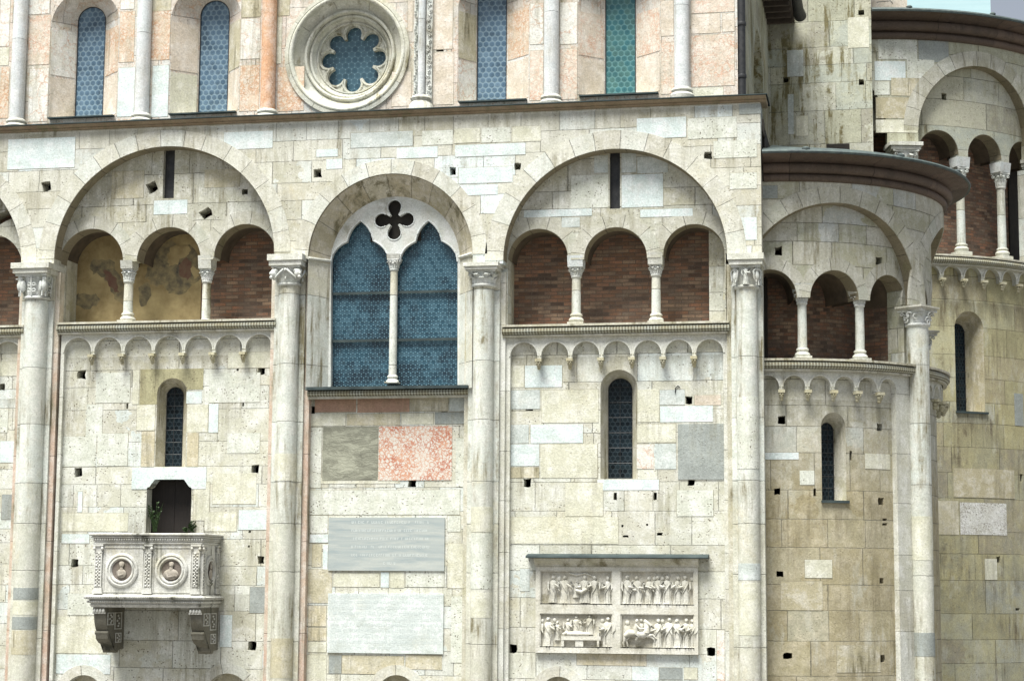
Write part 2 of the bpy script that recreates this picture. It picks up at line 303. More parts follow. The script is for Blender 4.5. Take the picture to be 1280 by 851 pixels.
def breccia(name):
    k = NT(name); oc = k.N("ShaderNodeNewGeometry").outputs['Position']
    ocd = k.N("ShaderNodeVectorMath", {0: oc, 1: k.N("ShaderNodeVectorMath", {0: k.noise(oc, 9, 5, .7, out=1), 3: .2}, operation='SCALE').outputs[0]}, operation='ADD').outputs[0]
    e = k.N("ShaderNodeTexVoronoi", {'Vector': ocd, 'Scale': 13.0}, feature='DISTANCE_TO_EDGE').outputs[0]
    w_ = k.rng(k.noise(oc, 2.2, 5, .7), .35, .65, .06, .30)
    f = k.math('SUBTRACT', 1.0, k.math('DIVIDE', e, w_), clamp=True)
    base = k.mix(k.rng(k.noise(oc, 12, 5), .35, .65), (.60, .595, .54), (.56, .50, .43))
    col = k.mix(k.rng(f, .15, .7), base, k.mix(k.rng(k.noise(oc, 4, 4), .4, .6), (.40, .14, .08), (.52, .27, .17)))
    k.t.links.new(col, k.b.inputs['Base Color']); k.b.inputs['Roughness'].default_value = .6; return k.m
MAT['b_red'] = breccia('block_red_breccia')
MAT['b_green0'] = blk('block_greenstone', (.30, .30, .21), stain=.5)
k = NT('block_swirled'); oc = k.N("ShaderNodeNewGeometry").outputs['Position']
ocd = k.N("ShaderNodeVectorMath", {0: k.N("ShaderNodeMapping", {0: oc, 2: (0, R(20), 0), 3: (1, 1, 2.6)}).outputs[0], 1: k.N("ShaderNodeVectorMath", {0: k.noise(oc, 1.3, 4, .6, out=1), 3: .9}, operation='SCALE').outputs[0]}, operation='ADD').outputs[0]
nn = k.noise(ocd, 2.0, 9, .72)
col = k.mix(k.rng(nn, .36, .62), (.15, .15, .115), (.34, .345, .27)); cr_ = k.rng(k.math('ABSOLUTE', k.math('SUBTRACT', nn, .5)), .0, .008, .7, 0)
col = k.mix(cr_, col, (.08, .08, .06)); k.t.links.new(col, k.b.inputs['Base Color']); k.b.inputs['Roughness'].default_value = .85
k.t.links.new(k.N("ShaderNodeBump", {'Height': nn, 'Strength': .8, 'Distance': .05}).outputs[0], k.b.inputs['Normal']); MAT['b_green'] = k.m
MAT['b_rough'] = blk('block_rough_tuff', (.36, .34, .21), stain=.6, pit=1.0)
MAT['mortar'] = simple('mortar', (.20, .18, .13), (.34, .32, .24), 8, .95)
MAT['lead'] = simple('lead_flashing', (.02, .03, .032), (.06, .08, .08), 3, .75, 0, .2, spec=.2)
MAT['slate'] = simple('slate_roof', (.035, .045, .05), (.09, .12, .11), 7, .6)
MAT['iron'] = simple('dark_iron', (.02, .022, .025), (.05, .05, .05), 9, .5, .3)
MAT['wood'] = simple('dark_wood', (.010, .008, .007), (.022, .016, .013), 5, .7, stretch=(6, 6, .4))
MAT['void'] = simple('dark_void', (.012, .011, .010), (.03, .026, .02), 5, .9)
MAT['gallery_shade'] = simple('shaded_vault', (.05, .04, .03), (.13, .10, .07), 3, .9)  # dark colour carries the shade inside the galleries
MAT['terraroof'] = simple('timber_eave', (.04, .032, .028), (.09, .07, .055), 4, .8)
MAT['weave'] = weave('basket_weave_moulding')
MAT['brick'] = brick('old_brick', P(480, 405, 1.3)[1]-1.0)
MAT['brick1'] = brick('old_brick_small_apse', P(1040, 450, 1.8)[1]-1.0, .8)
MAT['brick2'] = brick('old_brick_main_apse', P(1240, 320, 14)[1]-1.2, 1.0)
MAT['plaster'] = simple('ochre_plaster', (.22, .16, .075), (.50, .40, .21), 1.8, .9)
MAT['fresco1'] = simple('fresco_slate', (.07, .066, .06), (.36, .29, .15), 5, .9)
MAT['fresco2'] = simple('fresco_red', (.14, .06, .05), (.20, .14, .09), 6, .9)
MAT['glassW'] = glass('roundel_glass_blue', .105, (.02, .058, .085), (.05, .108, .145), (.13, .23, .28), cloud=.85, ring=.10, dotr=.22)  # strong cloud paints dark reflections of buildings and trees into the panes
MAT['glassU'] = glass('roundel_glass_pale', .14, (.07, .125, .185), (.12, .19, .26), (.27, .37, .43), cloud=.5, dotr=.12)
MAT['glassG'] = glass('roundel_glass_green', .14, (.035, .135, .16), (.07, .165, .155), (.15, .29, .30), cloud=.3, dotr=.12)
MAT['glassR'] = glass('roundel_glass_deep', .15, (.045, .10, .14), (.07, .14, .185), (.16, .26, .31), cloud=.3, dotr=.17, ring=.3)
MAT['glassD'] = glass('roundel_glass_dark', .11, (.006, .009, .011), (.016, .026, .032), (.07, .095, .11), cloud=.6, dotr=.05, ring=.4, spec=.12)
MAT['leaf'] = simple('green_leaf', (.02, .045, .012), (.055, .095, .03), 20, .6)
MAT['pave'] = simple('piazza_paving', (.11, .105, .095), (.17, .16, .145), 1.5, .85)
MAT['net'] = simple('scaffold_net', (.34, .50, .54), (.42, .58, .61), 1.2, .8, stretch=(.2, .2, 3))

# ------------------------------------------------------------------ mesh collector
class M:
    def __init__(s): s.v = []; s.f = []; s.uv = []; s.mi = []
    def poly(s, pts, uvs=None, mi=0):
        n = len(s.v); s.v += [tuple(p) for p in pts]; s.f.append(tuple(range(n, n+len(pts)))); s.mi.append(mi)
        if uvs is None:
            a = Vector(pts[1])-Vector(pts[0]); nn = Vector((0, 0, 0))
            for i in range(1, len(pts)-1): nn += (Vector(pts[i])-Vector(pts[0])).cross(Vector(pts[i+1])-Vector(pts[0]))
            ax, ay, az = abs(nn.x), abs(nn.y), abs(nn.z)
            if ay >= ax and ay >= az: uvs = [(p[0], p[2]) for p in pts]
            elif ax >= az: uvs = [(p[0]+p[1], p[2]) for p in pts]
            else: uvs = [(p[0], p[1]+p[2]) for p in pts]
        s.uv.append(uvs)
    def box(s, x0, x1, y0, y1, z0, z1, mi=0, nx=1):
        xs = [x0+(x1-x0)*i/nx for i in range(nx+1)]
        for a, b in zip(xs, xs[1:]):
            s.poly([(a, y0, z0), (b, y0, z0), (b, y0, z1), (a, y0, z1)], None, mi)
            s.poly([(b, y1, z0), (a, y1, z0), (a, y1, z1), (b, y1, z1)], None, mi)
            s.poly([(a, y0, z1), (b, y0, z1), (b, y1, z1), (a, y1, z1)], None, mi)
            s.poly([(a, y1, z0), (b, y1, z0), (b, y0, z0), (a, y0, z0)], None, mi)
        s.poly([(x0, y1, z0), (x0, y0, z0), (x0, y0, z1), (x0, y1, z1)], None, mi)
        s.poly([(x1, y0, z0), (x1, y1, z0), (x1, y1, z1), (x1, y0, z1)], None, mi)
        return s
    def grid(s, rows, uvs=None, mi=0, closed=False, flip=False):
        """rows: list of rows of points"""
        for i in range(len(rows)-1):
            n = len(rows[i]); rg = range(n if closed else n-1)
            for j in rg:
                k = (j+1) % n
                q = [rows[i][j], rows[i][k], rows[i+1][k], rows[i+1][j]]
                uq = None
                if uvs:
                    if closed and k == 0: uq = [uvs[i][j], uvs[i][n], uvs[i+1][n], uvs[i+1][j]]
                    else: uq = [uvs[i][j], uvs[i][k], uvs[i+1][k], uvs[i+1][j]]
                if flip: q.reverse(); uq = uq[::-1] if uq else None
                s.poly(q, uq, mi)
    def lathe(s, cx, cy, prof, n=24, a0=0, a1=2*pi, mi=0, sq=None):
        """prof: [(r,z)...] around a vertical axis"""
        closed = abs(a1-a0) > 6.28; rows = []; uvs = []
        cnt = n if closed else n+1
        for r, z in prof:
            row = []; ur = []
            for j in range(cnt):
                a = a0+(a1-a0)*j/n
                row.append((cx+r*math.sin(a), cy-r*math.cos(a), z))
            for j in range(n+1): ur.append((cx+(a0+(a1-a0)*j/n)*max(r, .01), z))
            rows.append(row); uvs.append(ur)
        s.grid(rows, uvs, mi, closed)
        return s
    def ell(s, c, r, nu=10, nv=7, rot=None, mi=0):
        rows = []
        for i in range(nv+1):
            t = -pi/2+pi*i/nv; row = []
            for j in range(nu):
                a = 2*pi*j/nu; p = Vector((r[0]*math.cos(t)*math.sin(a), -r[1]*math.cos(t)*math.cos(a), r[2]*math.sin(t)))
                if rot: p = rot @ p
                row.append((c[0]+p.x, c[1]+p.y, c[2]+p.z))
            rows.append(row)
        s.grid(rows, None, mi, True); return s
    def tube(s, path, rad, n=8, mi=0, cap=True):
        rows = []; uvs = []; L = 0
        pts = [Vector(p) for p in path]
        for i, p in enumerate(pts):
            t = (pts[min(i+1, len(pts)-1)]-pts[max(i-1, 0)]).normalized()
            a = t.cross(Vector((0, 0, 1))) if abs(t.z) < .9 else t.cross(Vector((0, 1, 0)))
            a.normalize(); b = t.cross(a); r = rad[i] if isinstance(rad, (list, tuple)) else rad
            if i: L += (pts[i]-pts[i-1]).length
            rows.append([tuple(p+(a*math.cos(2*pi*j/n)+b*math.sin(2*pi*j/n))*r) for j in range(n)])
            uvs.append([(L, 2*pi*j/n*r) for j in range(n+1)])
        s.grid(rows, uvs, mi, True)
        if cap: s.poly(rows[0][::-1], None, mi); s.poly(rows[-1], None, mi)
        return s
    def prism(s, pts, y0, y1, mi=0):
        """simple convex-ish polygon in xz extruded in y"""
        s.poly([(p[0], y0, p[1]) for p in pts], None, mi); s.poly([(p[0], y1, p[1]) for p in pts[::-1]], None, mi)
        n = len(pts)
        for i in range(n):
            a, b = pts[i], pts[(i+1) % n]
            s.poly([(a[0], y0, a[1]), (a[0], y1, a[1]), (b[0], y1, b[1]), (b[0], y0, b[1])], None, mi)
        return s
    def profx(s, prof, x0, x1, mi=0, nx=1, caps=True):
        """profile [(y,z)] swept along x"""
        rows = []; uvs = []
        L = [0]
        for a, b in zip(prof, prof[1:]): L.append(L[-1]+math.hypot(b[0]-a[0], b[1]-a[1]))
        for i in range(nx+1):
            x = x0+(x1-x0)*i/nx
            rows.append([(x, p[0], p[1]) for p in prof]); uvs.append([(x, l) for l in L])
        s.grid(rows, uvs, mi)
        if caps: s.poly(rows[0][::-1], None, mi); s.poly(rows[-1], None, mi)
        return s
    def build(s, name, mats, parent=None, bend=None, smooth=40, normals=True):
        me = bpy.data.meshes.new(name)
        vv = [bend(v) for v in s.v] if bend else s.v
        me.from_pydata(vv, [], s.f)
        if not isinstance(mats, (list, tuple)): mats = [mats]
        for mm in mats: me.materials.append(MAT[mm] if isinstance(mm, str) else mm)
        ul = me.uv_layers.new(name="UVMap")
        i = 0
        for uvs in s.uv:
            for q in uvs: ul.data[i].uv = q; i += 1
        me.polygons.foreach_set('material_index', s.mi)
        bm = bmesh.new(); bm.from_mesh(me); bmesh.ops.remove_doubles(bm, verts=bm.verts, dist=1e-5)
        bmesh.ops.dissolve_degenerate(bm, edges=bm.edges, dist=1e-6)
        if normals: bmesh.ops.recalc_face_normals(bm, faces=bm.faces)
        bm.to_mesh(me); bm.free()
        if smooth: me.shade_smooth(); me.set_sharp_from_angle(angle=R(smooth))
        o = bpy.data.objects.new(name, me); COL.objects.link(o)
        if parent is not None: o.parent = parent
        return o

def plate(name, outer, holes, y0, y1, mat, parent=None, bend=None, step=.12):
    """flat slab with holes cut through it; outlines in (x,z), optionally bent round a cylinder"""
    cu = bpy.data.curves.new("tmp", 'CURVE'); cu.dimensions = '2D'; cu.fill_mode = 'BOTH'; cu.extrude = (y1-y0)/2
    for pts in [outer]+list(holes):
        sp = cu.splines.new('POLY'); sp.points.add(len(pts)-1); sp.use_cyclic_u = True
        for q, p in zip(sp.points, pts): q.co = (p[0], p[1], 0, 1)
    ob = bpy.data.objects.new("tmp", cu); COL.objects.link(ob)
    dg = bpy.context.evaluated_depsgraph_get(); me = bpy.data.meshes.new_from_object(ob.evaluated_get(dg))
    bpy.data.objects.remove(ob); bpy.data.curves.remove(cu)
    bm = bmesh.new(); bm.from_mesh(me); bpy.data.meshes.remove(me)
    bmesh.ops.remove_doubles(bm, verts=bm.verts, dist=1e-5)
    if bend:
        xs = [v.co.x for v in bm.verts]; a, b = min(xs), max(xs); n = int((b-a)/step)+1
        for i in range(1, n):
            bmesh.ops.bisect_plane(bm, geom=bm.verts[:]+bm.edges[:]+bm.faces[:], plane_co=(a+(b-a)*i/n, 0, 0), plane_no=(1, 0, 0), dist=1e-5)
    ym = (y0+y1)/2
    mm = M()
    for f in bm.faces: mm.poly([(v.co.x, ym-v.co.z*1.0, v.co.y) for v in f.verts])
    bm.free()
    return mm.build(name, mat, parent, bend, smooth=30)

def tag(o, label=None, cat=None, group=None, kind=None):
    if label: o['label'] = label
    if cat: o['category'] = cat
    if group: o['group'] = group
    if kind: o['kind'] = kind
    return o
def empty(name, loc=(0, 0, 0), parent=None, **kw):
    o = bpy.data.objects.new(name, None); COL.objects.link(o); o.location = loc
    if parent is not None: o.parent = parent
    return tag(o, **kw)
# ------------------------------------------------------------------ outline helpers
class Arch:
    """round-headed opening from pixel extents measured on a surface"""
    def __init__(s, x0, x1, top, bot, hit, y=0.0, ymid=None):
        ym = ymid if ymid is not None else (top+min(bot, top+80))/2
        s.xl = hit(x0, ym, y)[0]; s.xr = hit(x1, ym, y)[0]; s.cx = (s.xl+s.xr)/2; s.r = (s.xr-s.xl)/2
        s.zt = hit((x0+x1)/2, top, y)[1]; s.zb = hit((x0+x1)/2, bot, y)[1]; s.zs = s.zt-s.r
        if s.zs < s.zb: s.zs = s.zb+.01
    def arc(s, n=28, r=None, rev=False):
        r = r or s.r; k = (s.zt-s.zs)/s.r
        p = [(s.cx-r*math.cos(pi*i/n), s.zs+k*r*math.sin(pi*i/n)) for i in range(n+1)]
        return p[::-1] if rev else p
    def outline(s, n=28): return [(s.xl, s.zb)]+s.arc(n)+[(s.xr, s.zb)]
def HF(px, py, y=0.0): return P(px, py, y)

def notch(xL, xR, zt, zL, zR, arches, zmid):
    """slab with arched notches along the bottom"""
    pts = [(xL, zt), (xL, zL)]
    for i, a in enumerate(arches):
        zl = zL if i == 0 else zmid; zr = zR if i == len(arches)-1 else zmid
        ar = a.arc()
        if xL < a.xl-1e-4: pts.append((a.xl, zl))
        pts += ar
        pts.append((a.xr, zr))
    pts += [(xR, zR), (xR, zt)]
    out = []
    for p in pts:
        if not out or abs(p[0]-out[-1][0])+abs(p[1]-out[-1][1]) > 1e-4: out.append(p)
    return out

def ring(name, a, rin, rout, y0, y1, mat, parent, bend=None, n=48, t0=0, t1=pi, legs=0):
    """archivolt ring standing at depth y0 (front) .. y1 (back)"""
    mm = M(); k = (a.zt-a.zs)/a.r
    rows = [[], [], [], []]; uv = [[], [], [], []]
    for i in range(n+1):
        t = t0+(t1-t0)*i/n; c, s_ = -math.cos(t), math.sin(t); u = t*(rin+rout)/2
        A = (a.cx+rin*c, a.zs+rin*k*s_); B = (a.cx+rout*c, a.zs+rout*s_*((rin*k+rout-rin)/rout))
        for q, (p, y, vv) in enumerate(((A, y1, -(y1-y0)), (A, y0, 0), (B, y0, rout-rin), (B, y1, rout-rin+.1))):
            rows[q].append((p[0], y, p[1])); uv[q].append((u, vv))
    mm.grid(rows, uv)
    if abs(t1-t0) < 6.2:
        for j in (0, -1): mm.poly([r[j] for r in rows])
    return mm.build(name, mat, parent, bend, smooth=35)

def loft(name, A, ya, B, yb, mat, parent, bend=None, closed=False, n=1):
    """splayed reveal between two outlines"""
    mm = M(); rows = []; uvs = []
    for q in range(n+1):
        f = q/n; rows.append([(p[0]*(1-f)+r_[0]*f, ya*(1-f)+yb*f, p[1]*(1-f)+r_[1]*f) for p, r_ in zip(A, B)])
    L = [0]
    for i in range(1, len(A)): L.append(L[-1]+math.hypot(A[i][0]-A[i-1][0], A[i][1]-A[i-1][1]))
    L.append(L[-1]+.2)
    uvs = [[(rows[q][j][0]+rows[q][j][1], rows[q][j][2]) for j in range(len(A))]+[(0, 0)] for q in range(n+1)]
    mm.grid(rows, uvs, 0, closed)
    return mm.build(name, mat, parent, bend, smooth=35)

def rect(px0, py0, px1, py1, hit=HF, y=0.0):
    a = hit(px0, (py0+py1)/2, y)[0]; b = hit(px1, (py0+py1)/2, y)[0]
    c = hit((px0+px1)/2, py1, y)[1]; d = hit((px0+px1)/2, py0, y)[1]
    return a, b, c, d
def hole(px, py, w=9, h=10, hit=HF, y=0.0, ang=0):
    """putlog hole"""
    a, b, c, d = rect(px-w/2, py-h/2, px+w/2, py+h/2, hit, y); mx, mz = (a+b)/2, (c+d)/2
    pts = []; gr_ = rnd.uniform(.85, 1.15)
    for sx, sz in ((-1, -1), (.1, -1), (1, -1), (1, -.1), (1, 1), (-.2, 1), (-1, 1), (-1, .2)):
        x, z = sx*(b-a)/2*gr_*(1+rnd.uniform(-.2, .14)), sz*(d-c)/2*gr_*(1+rnd.uniform(-.2, .14))
        pts.append((mx+x*math.cos(ang)-z*math.sin(ang), mz+x*math.sin(ang)+z*math.cos(ang)))
    return pts
BNAME = {'b_brick': 'reddish_block', 'b_ochre': 'ochre_block', 'b_white': 'white_block', 'b_pit': 'pitted_block', 'b_cream': 'cream_block', 'b_tan': 'tan_block', 'b_yellow': 'yellow_block', 'b_grey': 'grey_block', 'b_slate': 'blue_grey_block',
         'b_pink': 'pink_block', 'b_rose': 'rose_veined_block', 'b_rwhite': 'white_veined_block', 'b_orange': 'orange_veined_block'}
def blocks(name, lst, y, parent, hit=HF, bend=None, proud=.006):
    """individual repair stones bedded in mortar, a few mm proud of the ashlar around them"""
    for px0, py0, px1, py1, mk in lst:
        if (px0, py0) in ((776, 647), (755, 614), (820, 646)): continue
        mm = M(); a, b, c, d = rect(px0, py0, px1, py1, hit, y); g = .006
        nx = max(1, int((b-a)/.05)) if bend else 1
        q = rnd.uniform(0, .0012)
        if bend: proud = .006
        mm.box(a-g, b+g, y-(.003 if bend else .002)-q, y+.02, c-g, d+g, 0, nx)
        j = [rnd.uniform(-.006, .006) for _ in range(4)]
        mm.box(a+j[0], b+j[1], y-proud-q, y+.015, c+j[2], d+j[3], 1, nx)
        mm.build(BNAME.get(mk, 'block'), ['mortar', mk], parent, bend, smooth=0 if not bend else 30)

# ------------------------------------------------------------------ carved pieces
def leaf(mm, rad, a, z0, h, wd, out, cx=0, cy=0):
    """one curled acanthus leaf hugging a bell of radius rad(z)"""
    rows = []
    for i in range(7):
        f = i/6; z = z0+h*min(f, .86)/.86 - (h*.16 if f > .95 else 0); r = rad(min(z, z0+h))+.012+out*max(0, f-.45)**1.4*2.2
        wd_ = wd*(1-.55*f**2)*(1+.12*math.cos(i*pi)); row = []
        for j in range(5):
            g = j/2-1; aa = a+g*wd_/2/max(r, .02); rr = r+(.018 if j == 2 else (-.006 if j in (1, 3) else .004))
            row.append((cx+rr*math.sin(aa), cy-rr*math.cos(aa), z+(.010 if j in (1, 3) else 0)))
        rows.append(row)
    mm.grid(rows)
def robed(mm, cx, cy, zb, h, wd=.19, dp=.09, lean=0.0, arm=1, seed=0, head=True, turn=0):
    """small standing robed relief figure as one surface with head, arm and feet"""
    r_ = random.Random(seed); rows = []; ph = r_.uniform(0, 6); nf = r_.choice((9, 11, 13))
    prof = [(0, 1.0, .9), (.08, .95, .9), (.25, .86, .85), (.42, .80, .9), (.55, .70, .85), (.64, .76, .9), (.74, .84, .85), (.80, .72, .7), (.835, .30, .4), (.86, .24, .34)]
    for z, a, b in prof:
        row = []
        fold = .16*(1-z) if z < .8 else 0
        for j in range(28):
            t = 2*pi*j/28; q = 1+fold*math.sin(nf*t+ph+z*5*lean)
            row.append((cx+wd/2*h*a*q*math.sin(t)*2.0*.62+lean*h*z*.25, cy-dp*h*b*q*math.cos(t)*1.35, zb+h*z))
        rows.append(row)
    mm.grid(rows, None, 0, True); mm.poly(rows[-1])
    x = cx+lean*h*.25*.93
    if head:
        mm.ell((x+turn*.012*h, cy-.01*h, zb+.925*h), (.062*h, .07*h, .078*h), 10, 8)
        mm.ell((x, cy+.02*h, zb+.945*h), (.080*h, .06*h, .075*h), 10, 7)
        mm.ell((x+turn*.02*h, cy-.085*h, zb+.915*h), (.016*h, .02*h, .02*h), 6, 5)
    sh = Vector((x+arm*.15*h*wd/.19, cy-.03*h, zb+.77*h)); el = sh+Vector((arm*.03*h, -.09*h, -.2*h)); ha = el+Vector((-arm*.17*h, -.04*h, .05*h+r_.uniform(-.03, .08)*h))
    mm.tube([sh, (sh+el)/2+Vector((arm*.01*h, 0, 0)), el, (el+ha)/2, ha], [.055*h, .06*h, .05*h, .045*h, .03*h], 8)
    sh2 = Vector((x-arm*.14*h*wd/.19, cy-.02*h, zb+.77*h)); el2 = sh2+Vector((-arm*.03*h, -.05*h, -.22*h)); ha2 = el2+Vector((arm*.09*h, -.08*h, -.10*h))
    mm.tube([sh2, el2, ha2], [.05*h, .045*h, .028*h], 8)
    # mantle edge falling diagonally across the body
    mm.tube([(x-arm*.12*h, cy-dp*h*1.1, zb+.74*h), (cx, cy-dp*h*1.38, zb+.55*h), (cx+arm*.10*h, cy-dp*h*1.25, zb+.36*h), (cx+arm*.08*h, cy-dp*h*1.2, zb+.12*h)], [.02*h, .026*h, .024*h, .014*h], 6)
    for s_ in (-1, 1): mm.ell((cx+s_*.05*h, cy-dp*h*1.3, zb+.015*h), (.028*h, .06*h, .02*h), 8, 5)

def capital(kind, zb, zt, rb, wt):
    """mesh round the local z axis, from neck radius rb to a square top of half width wt"""
    mm = M(); H = zt-zb
    bell = lambda z: rb*.98+(wt*.86-rb)*max(0, min(1, (z-zb)/H))**1.7
    mm.lathe(0, 0, [(rb*1.0, zb-.02), (rb*1.16, zb-.01), (rb*1.20, zb+.02), (rb*1.14, zb+.05), (rb*.98, zb+.055)]+[(bell(zb+H*f), zb+H*f) for f in (.2, .4, .6, .8, .93)], 28)
    a = wt*.98; b = wt*.80; t = H*.10
    # concave-sided block under the abacus
    pts = []
    for q in range(4):
        for i in range(6):
            g = i/5*2-1; d = b-(.10*wt)*(1-g*g)*0+(.0); off = a-(.16*wt)*(1-g*g)
            x, y = g*a, -off; c, s_ = math.cos(q*pi/2), math.sin(q*pi/2)
            if i < 5: pts.append((x*c-y*s_, x*s_+y*c))
    mm.grid([[(p[0], p[1], zt-t) for p in pts], [(p[0], p[1], zt) for p in pts]], None, 0, True)
    mm.poly([(p[0], p[1], zt-t) for p in pts[::-1]])
    if kind in ('acanthus', 'small'):
        n = 8
        for k in range(n): leaf(mm, bell, 2*pi*k/n, zb+.05, H*.42, 2*pi*rb/n*1.15, .07 if kind == 'acanthus' else .03)
        for k in range(n): leaf(mm, bell, 2*pi*(k+.5)/n, zb+H*.2, H*.58, 2*pi*rb/n*1.2, .11 if kind == 'acanthus' else .05)
    R_ = wt*1.12
    for q in range(4):
        aa = pi/4+q*pi/2; c, s_ = math.sin(aa), -math.cos(aa)
        if kind in ('acanthus', 'small', 'swirl'):
            for sg in (-1, 1):   # corner volutes
                ctr = Vector((c*R_*.98, s_*R_*.98, zt-t-H*.13)); tan = Vector((c, s_, 0)); nrm = Vector((-s_*sg, c*sg, 0))
                pth = []
                for i in range(15):
                    th = i*.55; rr = H*.13*(1-i/17)
                    pth.append(ctr+nrm*wt*.05+tan*rr*math.cos(th+1.6)*1.0+Vector((0, 0, rr*math.sin(th+1.6))))
                mm.tube(pth, H*.030, 5)
                mm.tube([Vector((c*bell(zb+H*.4)*.8+nrm.x*wt*.3, s_*bell(zb+H*.4)*.8+nrm.y*wt*.3, zb+H*.42)), Vector((c*R_*.72, s_*R_*.72, zb+H*.68))+nrm*wt*.14, ctr+nrm*wt*.05+tan*H*.02+Vector((0, 0, H*.13))], H*.035, 5)
        if kind == 'heads':      # a bearded head on each corner
            hc = Vector((c*wt*1.16, s_*wt*1.16, zt-t-H*.30)); rot = Matrix.Rotation(aa, 3, 'Z')
            mm.ell(hc, (H*.21, H*.21, H*.27), 14, 10, rot)
            mm.ell(hc+rot @ Vector((0, .05*H, H*.12)), (H*.24, H*.20, H*.15), 12, 8, rot)
            mm.ell(hc+rot @ Vector((0, -.17*H, -H*.22)), (H*.11, H*.08, H*.10), 10, 7, rot)
            mm.ell(hc+rot @ Vector((0, -H*.22, -H*.02)), (H*.04, H*.06, H*.09), 8, 6, rot)
            mm.ell(hc+rot @ Vector((0, -H*.14, -H*.13)), (H*.08, H*.05, H*.03), 8, 5, rot)
            for sg in (-1, 1):
                mm.ell(hc+rot @ Vector((sg*H*.07, -H*.15, H*.05)), (H*.035, H*.03, H*.02), 8, 5, rot)
                mm.ell(hc+rot @ Vector((sg*H*.19, 0, H*.14)), (H*.05, H*.04, H*.09), 8, 6, rot)
            fa = q*pi/2
            for sg in (-1, 1):   # curling horns meeting at each face
                pth = []
                for i in range(12):
                    f = i/11; an = fa+sg*(.10+.62*math.sin(f*pi*.62)); rr = wt*1.05+.10*wt*math.sin(f*pi); zz = zt-t-H*.1-H*.52*math.sin(f*pi*.62)
                    pth.append((rr*math.sin(an), -rr*math.cos(an), zz))
                mm.tube(pth, [H*.06*(1-.3*i/11) for i in range(12)], 7)
            mm.ell((wt*math.sin(fa)*1.02, -wt*math.cos(fa)*1.02, zt-t-H*.12), (H*.07, H*.07, H*.09), 8, 6)
            mm.ell((wt*math.sin(fa)*.9, -wt*math.cos(fa)*.9, zb+H*.32), (H*.06, H*.06, H*.11), 8, 6)
        if kind == 'eagles':     # birds perched on the corners
            rot = Matrix.Rotation(aa, 3, 'Z')
            bc = Vector((c*wt*.98, s_*wt*.98, zb+H*.50))
            mm.ell(bc, (H*.15, H*.20, H*.26), 12, 9, rot)
            mm.ell(bc+rot @ Vector((0, -.06*H, H*.30)), (H*.10, H*.12, H*.12), 10, 8, rot)
            mm.tube([bc+rot @ Vector((0, -.05*H, H*.12)), bc+rot @ Vector((0, -.08*H, H*.28))], [H*.12, H*.08], 8)
            mm.ell(bc+rot @ Vector((0, -.20*H, H*.27)), (H*.03, H*.07, H*.03), 6, 5, rot)
            for sg in (-1, 1):
                mm.ell(bc+rot @ Vector((sg*.14*H, .02*H, -.02*H)), (H*.05, H*.13, H*.24), 8, 7, rot)
                mm.tube([bc+rot @ Vector((sg*.07*H, -.06*H, -.18*H)), bc+rot @ Vector((sg*.08*H, -.06*H, -.42*H))], H*.032, 6)
            fa = q*pi/2
            for sg in (-1, 1):
                for zq, sc in ((zb+H*.30, .10), (zb+H*.55, .09), (zb+H*.82, .07)):
                    pth = [((wt*.86)*math.sin(fa+sg*(.17+sc*1.3*math.cos(th)))*1.0, -(wt*.86)*math.cos(fa+sg*(.17+sc*1.3*math.cos(th))), zq+H*sc*math.sin(th)*(1-th/9)) for th in [i*.6 for i in range(11)]]
                    mm.tube(pth, H*.028, 5)
            mm.tube([(wt*.84*math.sin(fa), -wt*.84*math.cos(fa), zb+.06), (wt*.92*math.sin(fa), -wt*.92*math.cos(fa), zt-t)], H*.03, 6)
        if kind == 'figures':
            rot = Matrix.Rotation(q*pi/2, 3, 'Z')
            f = M(); robed(f, 0, 0, zb+.05, H*.92, .24, .10, 0, 1, q)
            for v0 in range(len(f.v)):
                p = rot @ (Vector(f.v[v0])+Vector((0, -wt*.80, 0))); f.v[v0] = tuple(p)
            n0 = len(mm.v); mm.v += f.v; mm.f += [tuple(i+n0 for i in t_) for t_ in f.f]; mm.uv += f.uv; mm.mi += f.mi
            rot = Matrix.Rotation(aa, 3, 'Z')
            bc = Vector((c*wt*1.0, s_*wt*1.0, zb+H*.5))
            mm.ell(bc+rot @ Vector((0, 0, H*.30)), (H*.10, H*.11, H*.12), 10, 8, rot)
            mm.ell(bc, (H*.13, H*.12, H*.26), 10, 8, rot)
            for sg in (-1, 1):
                mm.tube([bc+rot @ Vector((sg*.08*H, -.04*H, H*.34)), bc+rot @ Vector((sg*.22*H, -.04*H, H*.2)), bc+rot @ Vector((sg*.20*H, -.04*H, -H*.1)), bc+rot @ Vector((sg*.10*H, -.08*H, -H*.3))], [H*.05, H*.05, H*.045, H*.03], 7)
                mm.tube([bc+rot @ Vector((sg*.06*H, -.04*H, -H*.18)), bc+rot @ Vector((sg*.07*H, -.06*H, -H*.43))], H*.035, 6)
        if kind == 'swirl':
            fa = q*pi/2
            for k in range(5):
                a0 = fa+rnd.uniform(-.55, .55); z0 = zb+H*rnd.uniform(.2, .72)
                pth = [((bell(z0)+.05)*math.sin(a0+.24*math.cos(th)), -(bell(z0)+.05)*math.cos(a0+.24*math.cos(th)), z0+H*.17*math.sin(th)) for th in [rnd.uniform(0, 6)+i*.5 for i in range(1)]+[i*.5+k for i in range(9)]][1:]
                mm.tube(pth, [H*.03+H*.035*math.sin(pi*i/8) for i in range(9)], 7)
    return mm

CATH = empty('cathedral', (0, 0, 0), label='pale marble and limestone cathedral flank with blind arcades, galleries, rose window and two round apses', cat='cathedral')

